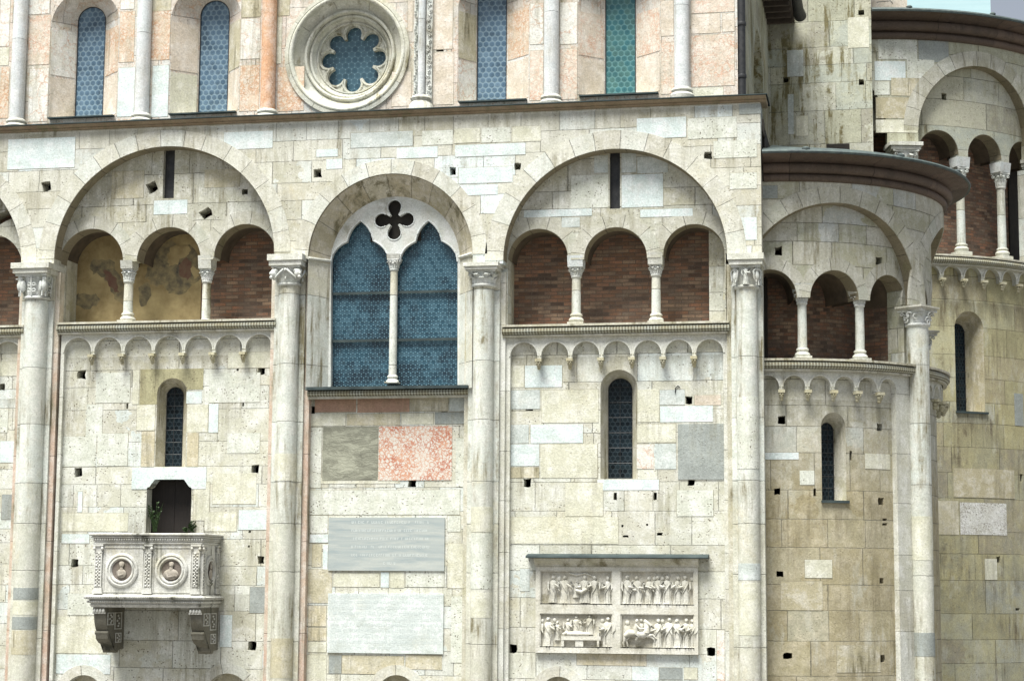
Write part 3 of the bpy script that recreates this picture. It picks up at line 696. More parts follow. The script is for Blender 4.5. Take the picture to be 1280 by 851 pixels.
def put(o, x, y, rz=0.0): o.location = (x, y, 0); o.rotation_euler = (0, 0, rz); return o
def half_column(px, px_w, py_ab, py_ab2, py_cap, py_base, kind, y=.18, hit=None, cyl=None, ang=None, zbot=None):
    """engaged column: shaft, capital, moulded abacus"""
    if cyl is None:
        x, _ = P(px, py_cap, y); rr = (P(px+px_w/2, py_cap, y)[0]-P(px-px_w/2, py_cap, y)[0])/2
        za, za2, zc = P(px, py_ab, y)[1], P(px, py_ab2, y-.2)[1], P(px, py_cap, y-.2)[1]; rz = 0; yy = y
    else:
        sx, zc = cyl.hit(px, py_cap, y); ang = sx/cyl.r; rr = px_w/2/55
        za, za2 = cyl.hit(px, py_ab, y)[1], cyl.hit(px, py_ab2, y)[1]
        p = cyl.bend((sx, y, 0)); x, yy, rz = p[0], p[1], ang
    zb = zbot if zbot is not None else 0
    root = empty('half_column', (x, yy, 0), CATH); root.rotation_euler = (0, 0, rz)
    M().lathe(0, 0, [(rr, zb), (rr, zb+(zc-zb)*.5), (rr*.985, zc)], 36).build('shaft', 'shaft', root)
    capital(kind, zc, za2, rr*.98, rr*1.40).build('capital', 'carve', root, smooth=60)
    mm = M(); wa = rr*1.54; wb = rr*1.68; h = za-za2
    mm.box(-wa, wa, -wa, .5, za2+.003, za2+h*.45); mm.box(-wb, wb, -wb, .5, za2+h*.45+.002, za)
    mm.build('abacus', 'trim', root)
    return root, x, za, rr
def colonnette(px, yb, hit, py_imp, py_cap, py_neck, py_bt, py_bb, rr, parent, iw, y=.2, bend=None, cyl=None, idepth=.46, kind='small', yfront=0):
    """gallery colonnette: base, shaft, capital, impost block"""
    s0, zi = hit(px, py_imp, y); zc = hit(px, py_cap, y)[1]; zn = hit(px, py_neck, y)[1]; zbt = hit(px, py_bt, y)[1]; zbb = hit(px, py_bb, y)[1]
    if cyl: p = cyl.bend((s0, y, 0)); x, yy, rz = p[0], p[1], s0/cyl.r
    else: x, yy, rz = s0, y, 0
    root = empty('colonnette', (x, yy, 0), parent); root.rotation_euler = (0, 0, rz)
    M().lathe(0, 0, [(rr, zbt), (rr*.97, (zbt+zn)/2), (rr*.92, zn)], 22).build('shaft', 'shaft', root)
    capital(kind, zn, zc, rr*.95, iw*.46).build('capital', 'carve', root, smooth=60)
    mm = M(); mm.lathe(0, 0, [(rr*1.02, zbt+.02), (rr*1.3, zbt), (rr*1.35, zbt-.03), (rr*1.1, zbt-.06), (rr*1.5, zbt-.10), (rr*1.65, zbt-.14), (rr*1.4, (zbb+zbt-.14)/2)], 20)
    mm.box(-rr*1.7, rr*1.7, -rr*1.7, rr*1.7, zbb, (zbb+zbt-.12)/2); mm.build('base', 'trim', root)
    mm = M(); w1 = iw/2; mm.poly([(-w1, -idepth/2, zi), (w1, -idepth/2, zi), (w1*.98, -idepth*.40, zc+.004), (-w1*.98, -idepth*.40, zc+.004)])
    mm.poly([(-w1, idepth/2, zi), (w1, idepth/2, zi), (w1*.98, idepth*.40, zc+.004), (-w1*.98, idepth*.40, zc+.004)])
    for sg in (-1, 1): mm.poly([(sg*w1, -idepth/2, zi), (sg*w1, idepth/2, zi), (sg*w1*.98, idepth*.40, zc+.004), (sg*w1*.98, -idepth*.40, zc+.004)])
    mm.poly([(-w1*.98, -idepth*.4, zc+.004), (w1*.98, -idepth*.4, zc+.004), (w1*.98, idepth*.4, zc+.004), (-w1*.98, idepth*.4, zc+.004)])
    mm.build('impost', 'marble' if rnd.random() < .5 else 'trim', root)
    return root

def corbel(s, z, y, parent, bend=None, sc=1.3):
    mm = M(); h = .17*sc; r_ = .055*sc
    mm.box(s-r_, s+r_, y-.12*sc, y+.02, z-.035*sc, z+.02)
    mm.ell((s, y-.045*sc, z-.075*sc), (r_*.85, .06*sc, .06*sc), 8, 6)
    mm.ell((s, y-.03*sc, z-.135*sc), (r_*.6, .045*sc, .04*sc), 8, 5)
    for sg in (-1, 1): mm.ell((s+sg*r_*.4, y-.10*sc, z-.06*sc), (.018*sc, .02*sc, .02*sc), 6, 4)
    return mm.build('corbel', 'corb', parent, bend, smooth=60)

def string_course(s0, s1, z, yface, parent, bend=None, rad=.085, depth=.9, nx=1):
    root = empty('string_course', (0, 0, 0), parent)
    mm = M(); rows = []; uv = []
    n = max(2, nx)
    for i in range(n+1):
        s = s0+(s1-s0)*i/n
        rows.append([(s, yface-.02-rad*math.sin(t)*1.3, z+rad*math.cos(t)) for t in [pi*j/10 for j in range(11)]])
        uv.append([(s, pi*j/10*rad*1.15) for j in range(11)])
    mm.grid(rows, uv); mm.poly(rows[0][::-1]); mm.poly(rows[-1]); mm.build('rope_moulding', 'weave', root, bend)
    M().box(s0, s1, yface-.14, yface+depth, z+rad+.003, z+rad+.05, 0, n).build('ledge', 'trim2', root, bend)
    M().box(s0, s1, yface-.06, yface+.03, z-rad-.05, z-rad-.003, 0, n).build('fillet', 'trim2', root, bend)
    return root

def lancet(outer, inner, yo, yi, parent, gmat='glassD', bend=None, rmat='trim2', bars=6, frame=True, name='lancet_window'):
    root = empty(name, (0, 0, 0), parent)
    A, B = outer.outline(), inner.outline()
    loft('splay', A, yo, B, yi, rmat, root, bend)
    # sloping sill between the outlines
    mm = M(); n = 6
    mm.grid([[(A[0][0]+(A[-1][0]-A[0][0])*i/n, yo, A[0][1]) for i in range(n+1)], [(B[0][0]+(B[-1][0]-B[0][0])*i/n, yi, B[0][1]) for i in range(n+1)]])
    mm.build('sill', 'trim2', root, bend)
    c = (inner.cx, yi+.02, (inner.zb+inner.zt)/2); mm = M(); g = [(p[0], yi+.02, p[1]) for p in B]
    N = 8
    ys = [inner.zb+(inner.zs-inner.zb)*i/N for i in range(N+1)]
    mm.grid([[(inner.xl, yi+.02, z), (inner.cx, yi+.02, z), (inner.xr, yi+.02, z)] for z in ys])
    arc = inner.arc(); 
    for p, q in zip(arc, arc[1:]): mm.poly([(inner.cx, yi+.02, inner.zs), (p[0], yi+.02, p[1]), (q[0], yi+.02, q[1])])
    mm.build('glass', gmat, root, bend)
    if frame:
        mm = M(); mm.tube([(p[0], yi+.0, p[1]) for p in B], .014, 5)
        mm.build('glazing_frame', 'iron', root, bend)
    if bars:
        mm = M()
        for i in range(1, bars+1):
            z = inner.zb+(inner.zt-inner.zb)*i/(bars+.6); mm.tube([(inner.xl, yi-.05, z), (inner.cx, yi-.05, z), (inner.xr, yi-.05, z)], .008, 5)
        mm.tube([(inner.cx, yi-.05, inner.zb), (inner.cx, yi-.05, inner.zt)], .007, 5); 
        mm.build('iron_bars', 'iron', root, bend)
    return root

# ================================================================== ground and far setting
g = M(); g.box(-900, 900, -300, 1500, -.3, 0); tag(g.build('piazza_ground', 'pave', None), kind='structure')
# wrapped tower far behind
def tower():
    Y = 75; r_ = empty('tower', (0, 0, 0), None, label='tall tower wrapped in pale blue-green sheeting behind the main apse roof', cat='tower')
    x0 = P(1092, 20, Y)[0]; x1 = P(1238.5, 20, Y)[0]; zt = P(1180, 40, Y)[1]+32
    M().box(x0, x1, Y, Y+12, 0, zt, 0, 1).build('wrapped_shaft', 'net', r_, smooth=0)
    M().box(x0-.3, x1+.3, Y-.3, Y+12.3, zt+.01, zt+.5).build('parapet', 'trim', r_, smooth=0)
tower()

# ================================================================== aisle wall of the nave
ZC = (P(0, 169, 0)[1]+P(640, 143, 0)[1]+P(945, 129, 0)[1])/3      # top of spandrel wall / underside of cornice
XL = P(-330, 400, 0)[0]; XR = XC
aA = Arch(68, 343, 183, 320, HF, 0, 310); aB = Arch(385, 591, 217, 321, HF, 0, 315); aC = Arch(629, 909, 186, 322, HF, 0, 310)
a0 = Arch(-248, 27, 200, 335, HF, 0, 325)
zab = {1: P(50, 331, 0)[1], 2: P(365, 320, 0)[1], 3: P(607, 330, 0)[1], 4: P(932, 319, 0)[1]}
# spandrel wall
pts = [(XL, ZC), (XL, zab[1]), (a0.xl, zab[1])]+a0.arc(60)
for a, zl, zr in ((a0, None, zab[1]), (aA, zab[1], zab[2]), (aB, zab[2], zab[3]), (aC, zab[3], zab[4])):
    if zl is not None: pts += [(a.xl, zl)]+a.arc(44)
    pts += [(a.xr, zr)]
pts += [(XR, zab[4]), (XR, ZC)]
hs = [hole(58, 233, 12, 14, ang=.15), hole(397, 217), hole(566, 214, 9, 12), hole(647, 208), hole(885, 194, 10, 10), hole(13, 210, .1, .1)][:5]
plate('spandrel_wall', pts, hs, 0, .40, 'span', CATH)
M().box(XR-.9, XR-.004, .02, 9, 0, ZC).build('corner_return', 'trim', CATH) if False else None
for nm, a, wd in (('A', aA, 22), ('B', aB, 19), ('C', aC, 24), ('0', a0, 22)):
    t0, t1 = 0.0, pi
    ring('archivolt', a, a.r-.002, a.r+wd/57.5, -.010, .05, 'vouss', CATH, t0=t0, t1=t1)
    if True:      # soffit lining, dark with dirt and with arch shade put into it
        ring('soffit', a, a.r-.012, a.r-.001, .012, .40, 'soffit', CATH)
# hidden core of the building, closing galleries and windows from behind
mm = M(); mm.box(XL, XR-.02, 1.75, 11.6, 0, ZC-.1); mm.build('core_wall', 'void', CATH)
M().box(XL, XR-.02, .05, 1.9, ZC-.35, ZC-.012).build('gallery_ceiling', 'gallery_shade', CATH)
# cornice
mm = M(); z = ZC
mm.profx([(.6, z+.03), (.02, z+.03), (-.03, z+.045), (-.06, z+.07), (-.05, z+.085), (-.10, z+.10), (-.145, z+.13), (-.155, z+.15), (.6, z+.18)], XL, XR+.13)
mm.build('cornice', 'cornice', CATH)
M().box(XL, XR-.002, .004, .6, z+.0, z+.029).build('cornice_bed', 'trim2', CATH)
mm = M(); mm.profx([(-.17, z+.152), (-.185, z+.158), (-.185, z+.178), (.9, z+.205), (.9, z+.152)], XL, XR+.16); mm.build('lead_flashing', 'lead', CATH)
M().box(P(924, 130, 0)[0], XR+.012, -.012, .5, P(930, 143, 0)[1], ZC-.002).build('corner_stone', 'b_grey', CATH)
# columns
cols = [(50.5, 27, 332, 343, 373, 'eagles'), (366, 25, 321, 333, 356, 'heads'), (609, 25, 331, 338, 357, 'acanthus'), (933.5, 26, 320, 332, 359, 'figures')]
colx = []
for px, wd, ab, ab2, cp, kind in cols:
    # shafts lean a hair in the photo; use the mid height for x
    r_, x, za, rr = half_column(px-(4 if px < 700 else 0), wd+1, ab, ab2, cp, 851, kind, y=.12)
    colx.append((x, rr))
for i, lst in ((0, ((738, 754, 'b_grey'), (776, 793, 'b_grey'), (794, 826, 'b_tan'), (756, 774, 'b_cream'))), (2, ((633, 665, 'b_cream'), (666, 736, 'b_pit'), (740, 772, 'b_cream'))), (3, ((500, 588, 'b_pit'), (702, 723, 'b_slate'), (726, 790, 'b_cream'))), (1, ((565, 600, 'b_cream'), (800, 851, 'b_tan')))):
    for y0_, y1_, mk in lst:
        za_, zb_ = P(600, y1_, 0)[1], P(600, y0_, 0)[1]; x_, rr_c = colx[i]
        M().lathe(x_, .12, [(rr_c-.01, za_+.004), (rr_c+.004, za_+.006), (rr_c+.004, zb_-.006), (rr_c-.01, zb_-.004)], 32).build('replaced_drum', mk, CATH)
# pilaster strips behind the shafts
zq = [P(50, 331, 0)[1], P(365, 320, 0)[1], P(607, 330, 0)[1], P(932, 319, 0)[1]]
strips = [(-25, -13, 24, 37), (-22, -10, 24, 27), (-21, -12, 21, 30), (-29, -10, 14, 22)]
for i, (x, rr) in enumerate(colx):
    k = 1/57.5
    mm = M(); hw = rr+.115
    mm.box(x-hw, min(x+hw, XR), .17, .46, 0, zq[i]-.02); mm.build('pilaster', 'shaft', CATH, smooth=0)
    if i != 3:
        M().box(x+hw+.003, x+hw+.12, .235, .46, 0, zq[i]-.15).build('pilaster_step', 'pinkstrip' if i in (0, 1) else 'trim', CATH, smooth=0)
    M().box(x-hw-.10, x-hw-.003, .235, .46, 0, zq[i]-.15).build('pilaster_step', 'pinkstrip' if i in (0, 1) else 'trim2', CATH, smooth=0)

# ------------------------------------------------------------------ bays with galleries
def gallery_bay(tag_, arch, sill_px, opens, cols_, corb, xw, slit, holes, wallmat, wholes, lesL, lesR, ybot=1300, back=None):
    # arcade plate inside the great arch
    Yf = .36
    ar_ = [Arch(x0, x1, t, 400, HF, Yf, 340) for x0, x1, t in opens]
    zs = (P(sill_px[0], sill_px[1], .2)[1]+P(sill_px[2], sill_px[3], .2)[1])/2
    zled = zs+.13
    zi = sum(P(c[0], c[1], Yf)[1] for c in cols_)/len(cols_)
    for a_ in ar_: a_.zb = zled
    xl, xr = arch.xl-.12, arch.xr+.12
    pts = notch(xl, xr, ZC-.05, zled, zled, ar_, zi)
    hh = [hole(*h[:2], h[2] if len(h) > 2 else 9, h[3] if len(h) > 3 else 9, ang=h[4] if len(h) > 4 else 0, y=Yf) for h in holes]
    if slit: a, b, c, d = rect(*slit, y=Yf); hh.append([(a, c), (b, c), (b, d), (a, d)])
    plate('arcade_wall', pts, hh, Yf, Yf+.42, 'tymp' if tag_ != 'A' else 'tymp', CATH)
    if slit: M().box(a-.02, b+.02, Yf+.13, Yf+.40, c-.05, d).build('slit_back', 'iron', CATH)
    for q, a_ in enumerate(ar_):
        ring('arcade_archivolt', a_, a_.r-.001, a_.r+.30, Yf-.006-.003*(q % 2), Yf+.03, 'vouss2', CATH)
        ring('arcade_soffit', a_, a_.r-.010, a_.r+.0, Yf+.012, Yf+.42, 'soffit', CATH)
    for c in cols_:
        colonnette(c[0], Yf, HF, c[1], c[2], c[3], c[4], c[5], c[6]/2/57.5, CATH, c[7]/57.5, y=Yf+.20, idepth=.44)
    # gallery interior: brick back wall, side cheeks
    Yb = 1.40
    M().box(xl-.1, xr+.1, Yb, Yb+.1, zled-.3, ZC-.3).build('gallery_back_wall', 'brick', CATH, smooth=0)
    M().box(xl-.12, xl+.1, Yf+.425, Yb-.003, zled-.3, ZC-.36).build('gallery_cheek', 'trim2', CATH, smooth=0)
    M().box(xr-.1, xr+.12, Yf+.425, Yb-.003, zled-.3, ZC-.36).build('gallery_cheek', 'trim2', CATH, smooth=0)
    # barrel vaults over each opening have the gallery's shade put into their dark colour
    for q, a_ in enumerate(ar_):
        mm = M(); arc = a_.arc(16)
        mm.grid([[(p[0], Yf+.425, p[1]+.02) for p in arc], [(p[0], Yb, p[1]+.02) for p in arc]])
        mm.build('small_vault', 'gallery_shade', CATH)
    # string course and corbel table
    string_course(P(lesL[0], sill_px[1], .3)[0], P(lesR[1], sill_px[3], .3)[0], zs, .26, CATH, depth=1.15)
    n, c0, c1, ct, cb, gap = corb
    Yc = .30
    cor = []
    for i in range(n):
        f = (c1-c0)/n; x0 = c0+f*i+gap/2; x1 = c0+f*(i+1)-gap/2
        top = ct[0]+(ct[1]-ct[0])*(i+.5)/n
        cor.append(Arch(x0, x1, top, top+22, HF, Yc, top+15))
    zt = sum(c.zt for c in cor)/n; rmean = sum(c.r for c in cor)/n
    for c in cor: c.zt = zt; c.zs = zt-c.r
    zmid = zt-rmean-.10
    XLs, XRs = P(lesL[0], 500, Yc)[0], P(lesR[1], 500, Yc)[0]
    plate('corbel_table', notch(XLs, XRs, zs-.12, 0, 0, cor, zmid), [], Yc, .46, 'trim', CATH)
    for c in cor: ring('corbel_arch_rim', c, c.r, c.r+.035, Yc-.018, Yc+.01, 'trim', CATH, n=20)
    for p, q in zip(cor, cor[1:]): corbel((p.xr+q.xl)/2, zmid, Yc, CATH)
    # lower wall
    return zs
def bay_wall(px0, px1, z1, mat, holes, parent=CATH, y=.42, extra=()):
    x0, x1 = P(px0, 600, y)[0], P(px1, 600, y)[0]
    return plate('bay_wall', [(x0, 0), (x1, 0), (x1, z1), (x0, z1)], list(holes)+list(extra), y, y+.32, mat, parent)

YW = .42
zsA = gallery_bay('A', aA, (72, 412, 347, 404), [(73.5, 153.5, 286), (170.5, 250.5, 284), (267, 344.5, 280)],
    [(162, 327, 337, 353, 392, 404, 13, 17), (259.5, 321, 337, 353, 400, 402, 12, 18)],
    (7, 78.5, 343, (423, 417), 440, 4), None, (204, 187, 218, 248), [(306, 240, 8, 8), (190, 234, 13, 13, .45), (257, 267, 14, 12, .6)],
    'bayA', None, (74, 80), (343, 347))
zsC = gallery_bay('C', aC, (630, 414, 911, 409), [(635, 710, 286), (730, 809, 284), (829, 906, 280)],
    [(720.5, 321, 335, 347, 393, 407, 12, 20), (820, 317, 332, 345, 393, 405, 12, 19)],
    (7, 635.5, 906.5, (428, 424), 445, 5), None, (762, 187, 775, 261), [],
    'bayC', None, (629, 637), (906, 912))
# part of the bay left of the first column
a0g = Arch(-75, 27.5, 293, 400, HF, .36, 340)
zs0 = P(15, 414, .2)[1]
a0g.zb = zs0+.13
g0 = []
for d_ in (-2, -1, 0):
    q = Arch.__new__(Arch); q.__dict__.update(a0g.__dict__); q.r = a0g.r*.80; q.cx = a0g.xr-q.r+d_*1.68; q.xl = q.cx-q.r; q.xr = q.cx+q.r; q.zs = q.zt-q.r; q.zb = zs0+.13; g0.append(q)
for d_ in (-1, 0):
    s_ = g0[d_].xl-.135
    def h0(px, py, y=0): return (s_, P(120, py+5, y)[1])
    colonnette(0, .36, h0, 327, 337, 353, 392, 404, .11, CATH, .30, y=.56, idepth=.44)
M().box(a0.xl-.3, a0.xl+.02, .785, 1.39, zs0-.2, ZC-.4).build('gallery_cheek', 'trim2', CATH)
plate('arcade_wall', notch(XL, P(40, 340, .36)[0], ZC-.05, zs0+.13, zs0+.13, g0, zs0+1.42), [hole(4, 272, 20, 11, ang=.45, y=.36)], .36, .78, 'tymp', CATH)
M().box(XL, P(40, 340, 1.4)[0], 1.4, 1.5, zs0-.3, ZC-.3).build('gallery_back_wall', 'brick', CATH, smooth=0)
string_course(XL, P(33, 414, .3)[0], zs0, .26, CATH, depth=1.15)
c = Arch(-8, 27.5, 427, 447, HF, .30, 440)
cl_ = []
for d_ in range(-6, 1):
    q = Arch.__new__(Arch); q.__dict__.update(c.__dict__); q.cx += d_*.70; q.xl += d_*.70; q.xr += d_*.70; cl_.append(q)
plate('corbel_table', notch(XL, P(34, 500, .3)[0], zs0-.12, 0, 0, cl_, c.zs-.1), [], .30, .46, 'trim', CATH)
for q in cl_: ring('corbel_arch_rim', q, q.r, q.r+.035, .282, .31, 'trim', CATH, n=20)
for p, q in zip(cl_, cl_[1:]): corbel((p.xr+q.xl)/2, c.zs-.1, .30, CATH)
bay_wall(-330, 34, zs0, 'bayB', [hole(2, 484, 9, 9, y=YW)])
blocks('repair_stones', [(0, 551, 22, 578, 'b_white'), (2, 618, 20, 649, 'b_grey'), (0, 512, 10, 540, 'b_pit'), (-20, 452, 24, 470, 'b_cream')], YW, CATH)

# niches peeping in at the foot of the picture (tops of blind arches)
def niche(x0, x1, top, w=10):
    a = Arch(x0, x1, top, 1010, HF, YW, 900); a.zt = P((x0+x1)/2, top, YW)[1]; a.zs = a.zt-a.r; a.zb = .9
    return a
nA, nA2, nB, nC = niche(78, 128, 843), niche(255, 311, 841), niche(470, 520, 843), niche(674, 722, 845)
for a in (nA, nA2, nB, nC):
    ring('niche_archivolt', a, a.r-.002, a.r+.22, YW-.009, YW+.04, 'vouss', CATH)
    M().box(a.xl-.03, a.xr+.03, YW+.26, YW+.31, a.zb, a.zt+.02).build('niche_back', 'b_tan', CATH)

# --- bay A lower wall
wa_o = Arch(195, 233, 472.5, 583, HF, YW, 540); wa_i = Arch(207.5, 228.5, 484, 583, HF, YW+.36, 540)
dx0, dx1, dz0, dz1 = rect(183, 599, 239, 664, y=YW)
dz0 -= .3; q_ = .13
door = [(dx0, dz0), (dx1, dz0), (dx1, dz1-.20), (dx1-.06, dz1-.17), (dx1-.12, dz1-.09), (dx1-.17, dz1-.02), (dx1-.19, dz1), (dx0+.19, dz1), (dx0+.17, dz1-.02), (dx0+.12, dz1-.09), (dx0+.06, dz1-.17), (dx0, dz1-.20)]
bay_wall(74, 347, zsA, 'bayA', [hole(*p, y=YW) for p in ((102, 468), (327, 463), (98, 590), (319, 586), (93, 703), (315, 807), (326, 700), (123, 509, 2.5, 6), (159, 507, 2.5, 6), (266, 507, 2.5, 5), (304, 505, 2.5, 6), (316.5, 485, 3.5, 8), (298, 484, 3, 3), (101.5, 669, 3, 3), (312, 664, 3, 3), (311, 682.5, 3, 3), (297, 462, 3, 3), (173, 477, 4, 4))], extra=[wa_o.outline(), door, nA.outline(), nA2.outline()])
lancet(wa_o, wa_i, YW, YW+.36, CATH, 'glassD', rmat='b_tan')
# surround of the lancet
a, b, c_, d = rect(175, 461, 254, 505, y=YW)
plate('window_head_stone', [(a, c_), (wa_o.xl-.0, c_)]+[p for p in wa_o.arc(20) if p[1] > c_]+[(wa_o.xr, c_+.0), (wa_o.xr, c_+.33), (b, c_+.33), (b, d), (a, d)], [], YW-.006, YW+.05, 'b_rough', CATH)
# lintel
a, b, c_, d = rect(165, 584, 258, 611, y=YW)
plate('lintel', [(a, c_), (dx0+.0, c_), (dx0, dz1-.20+0.01), (dx0+.06, dz1-.17), (dx0+.12, dz1-.09), (dx0+.19, dz1), (dx1-.19, dz1), (dx1-.12, dz1-.09), (dx1-.06, dz1-.17), (dx1, dz1-.19), (dx1, c_), (b, c_), (b, d), (a, d)], [], YW-.012, YW+.3, 'b_white', CATH)
dr = empty('door', (0, 0, 0), CATH)
M().box(dx0-.1, (dx0+dx1)/2-.004, .80, .86, dz0, dz1+.05).build('door_leaf', 'wood', dr)
M().box((dx0+dx1)/2+.004, dx1+.1, .80, .86, dz0, dz1+.05).build('door_leaf', 'wood', dr)
blocks('repair_stones', [(233, 489, 252, 504, 'b_white'), (97, 614, 103, 640, 'b_white'), (298, 637, 337, 662, 'b_white'), (77, 667, 112, 679, 'b_white'),
    (177, 539, 193, 583, 'b_yellow'), (234, 540, 248, 583, 'b_yellow'), (171, 506, 194, 538, 'b_cream'), (234, 506, 260, 540, 'b_cream'), (166, 462, 174, 505, 'b_cream'),
    (312, 733, 335, 766, 'b_grey'), (68, 771, 134, 816, 'b_cream'), (70, 818, 138, 842, 'b_white'), (285, 440, 340, 460, 'b_cream'), (261, 505, 273, 540, 'b_white'),
    (284, 541, 325, 566, 'b_pit'), (108, 505, 128, 545, 'b_pit'), (120, 466, 163, 503, 'b_pit'), (79, 545, 120, 583, 'b_pit'), (122, 541, 160, 582, 'b_pit'), (262, 466, 325, 503, 'b_pit'),
    (275, 768, 290, 808, 'b_white'), (85, 741, 118, 768, 'b_pit'), (328, 812, 334, 834, 'b_white'), (266, 592, 320, 630, 'b_cream'), (78, 641, 160, 664, 'b_cream'), (256, 640, 296, 664, 'b_cream'),
    (242, 602, 262, 650, 'b_cream')], YW, CATH)

# --- bay with the great two-light window
zsB = P(487, 494, .3)[1]
bay_wall(376, 594, zsB+.12, 'bayB', [hole(389, 512, y=YW), hole(555, 510, y=YW), hole(515, 604, 9, 8, y=YW)], extra=[nB.outline()])
blocks('repair_stones', [(388, 534, 402, 610, 'b_pit'), (388, 612, 575, 643, 'b_pit'), (388, 644, 410, 666, 'b_pit'), (559, 644, 576, 664, 'b_pit'), (570, 547, 585, 608, 'b_pit'), (387, 668, 410, 678, 'b_white'),
    (394, 494, 445, 515, 'b_brick'), (447, 493, 512, 515, 'b_brick'), (513, 493, 560, 514, 'b_tan'), (562, 492, 585, 514, 'b_slate'), (387, 517, 432, 532, 'b_cream'), (434, 517, 500, 531, 'b_tan'), (502, 516, 542, 530, 'b_cream'), (544, 515, 586, 530, 'b_grey'),
    (390, 680, 402, 708, 'b_tan'), (404, 681, 410, 714, 'b_white'), (385, 757, 408, 782, 'b_yellow'), (385, 784, 408, 800, 'b_yellow'), (385, 802, 408, 815, 'b_cream'), (383, 818, 408, 860, 'b_cream'), (411, 819, 427, 841, 'b_grey'), (428, 819, 505, 842, 'b_tan'), (507, 818, 552, 836, 'b_tan'),
    (417, 716, 474, 733, 'b_cream'), (476, 715, 486, 734, 'b_white'), (488, 714, 505, 734, 'b_cream'), (507, 713, 555, 733, 'b_pit'), (400, 596, 500, 604, 'b_cream'), (560, 679, 580, 735, 'b_cream'), (564, 745, 582, 828, 'b_pit'), (385, 711, 415, 753, 'b_tan')], YW, CATH)
def slab(name, label, px, mk, proud=.03, group=None):
    a, b, c_, d = rect(*px, y=YW)
    o = M().box(a, b, YW-proud, YW+.02, c_, d).build(name, mk, None, smooth=0)
    tag(o, label, 'stone slab', group); return o, (a, b, c_, d)
slab('stone_slab', 'dark grey-green swirled stone slab left of the red mottled marble', (403.5, 533, 472.5, 600), 'b_green', .012)
slab('stone_slab', 'red and white mottled marble slab right of the grey-green slab', (473.5, 532.5, 565, 600), 'b_red', .014)
slab('stone_slab', 'square blue-grey slab beside the lancet window of the right bay', (847.5, 529.5, 905.5, 599), 'b_grey', .012)
def inscription(name, label, px, mk, rows, mkl, seed, x_f=(.03, .97)):
    """slab with worn rows of cut letters, too faint to read"""
    root = empty(name, (0, 0, 0), None, label=label, cat='plaque')
    a, b, c_, d = rect(*px, y=YW); r_ = random.Random(seed)
    M().box(a, b, YW-.035, YW+.02, c_, d).build('slab', mk, root, smooth=0)
    mm = M(); H = (d-c_)
    for i in range(rows):
        zc = d-H*(i+.75)/(rows+.5); h = min(.055, H/rows*.5); x = a+(b-a)*x_f[0]; xe = a+(b-a)*x_f[1]
        if i == rows-1: x += (b-a)*.28; xe -= (b-a)*.28
        while x < xe:
            wl = h*r_.uniform(.35, .75)
            if r_.random() < .16: x += h*.8; continue
            t = h*.16; y0, y1 = YW-.037, YW-.034
            k = r_.randrange(5)
            mm.box(x, x+t, y0, y1, zc, zc+h)
            if k in (0, 1): mm.box(x+t, x+wl, y0, y1, zc+h-t, zc+h)
            if k in (1, 2, 3): mm.box(x+t, x+wl, y0, y1, zc, zc+t)
            if k in (0, 3): mm.box(x+t, x+wl*.8, y0, y1, zc+h*.5, zc+h*.5+t)
            if k in (2, 4): mm.box(x+wl, x+wl+t, y0, y1, zc, zc+h)
            x += wl+h*.38
    tag(mm.build('worn_lettering', mkl, root, smooth=0), kind='stuff')
MAT['let1'] = simple('lettering_pale', (.50, .54, .52), (.56, .60, .58), 3, .9, bump=.1)
MAT['let2'] = simple('lettering_on_white', (.44, .50, .49), (.52, .56, .55), 3, .9, bump=.1)
k = NT('plaque_streaked'); oc = k.N("ShaderNodeNewGeometry").outputs['Position']
ocd = k.N("ShaderNodeVectorMath", {0: k.N("ShaderNodeMapping", {0: oc, 2: (0, R(-5), 0), 3: (.55, 1, 7)}).outputs[0], 1: k.N("ShaderNodeVectorMath", {0: k.noise(oc, 1.0, 3, .5, out=1), 3: .8}, operation='SCALE').outputs[0]}, operation='ADD').outputs[0]
nn = k.noise(ocd, 1.6, 8, .68)
col = k.mix(k.rng(nn, .36, .66), (.27, .32, .33), (.43, .455, .425)); col = k.mix(k.rng(k.noise(oc, 30, 5), .3, .7, 0, .25), col, (.30, .31, .28))
k.t.links.new(col, k.b.inputs['Base Color']); k.b.inputs['Roughness'].default_value = .8; MAT['plq1'] = k.m
inscription('wall_plaque', 'large blue-grey streaked marble plaque with worn lettering, above the white plaque', (411, 646.5, 556, 713), 'plq1', 6, 'let1', 3, (.2, .86))
inscription('wall_plaque', 'large white marble plaque with faint rows of letters, below the grey plaque', (410, 741.5, 554.5, 816), 'b_plq', 10, 'let2', 8)

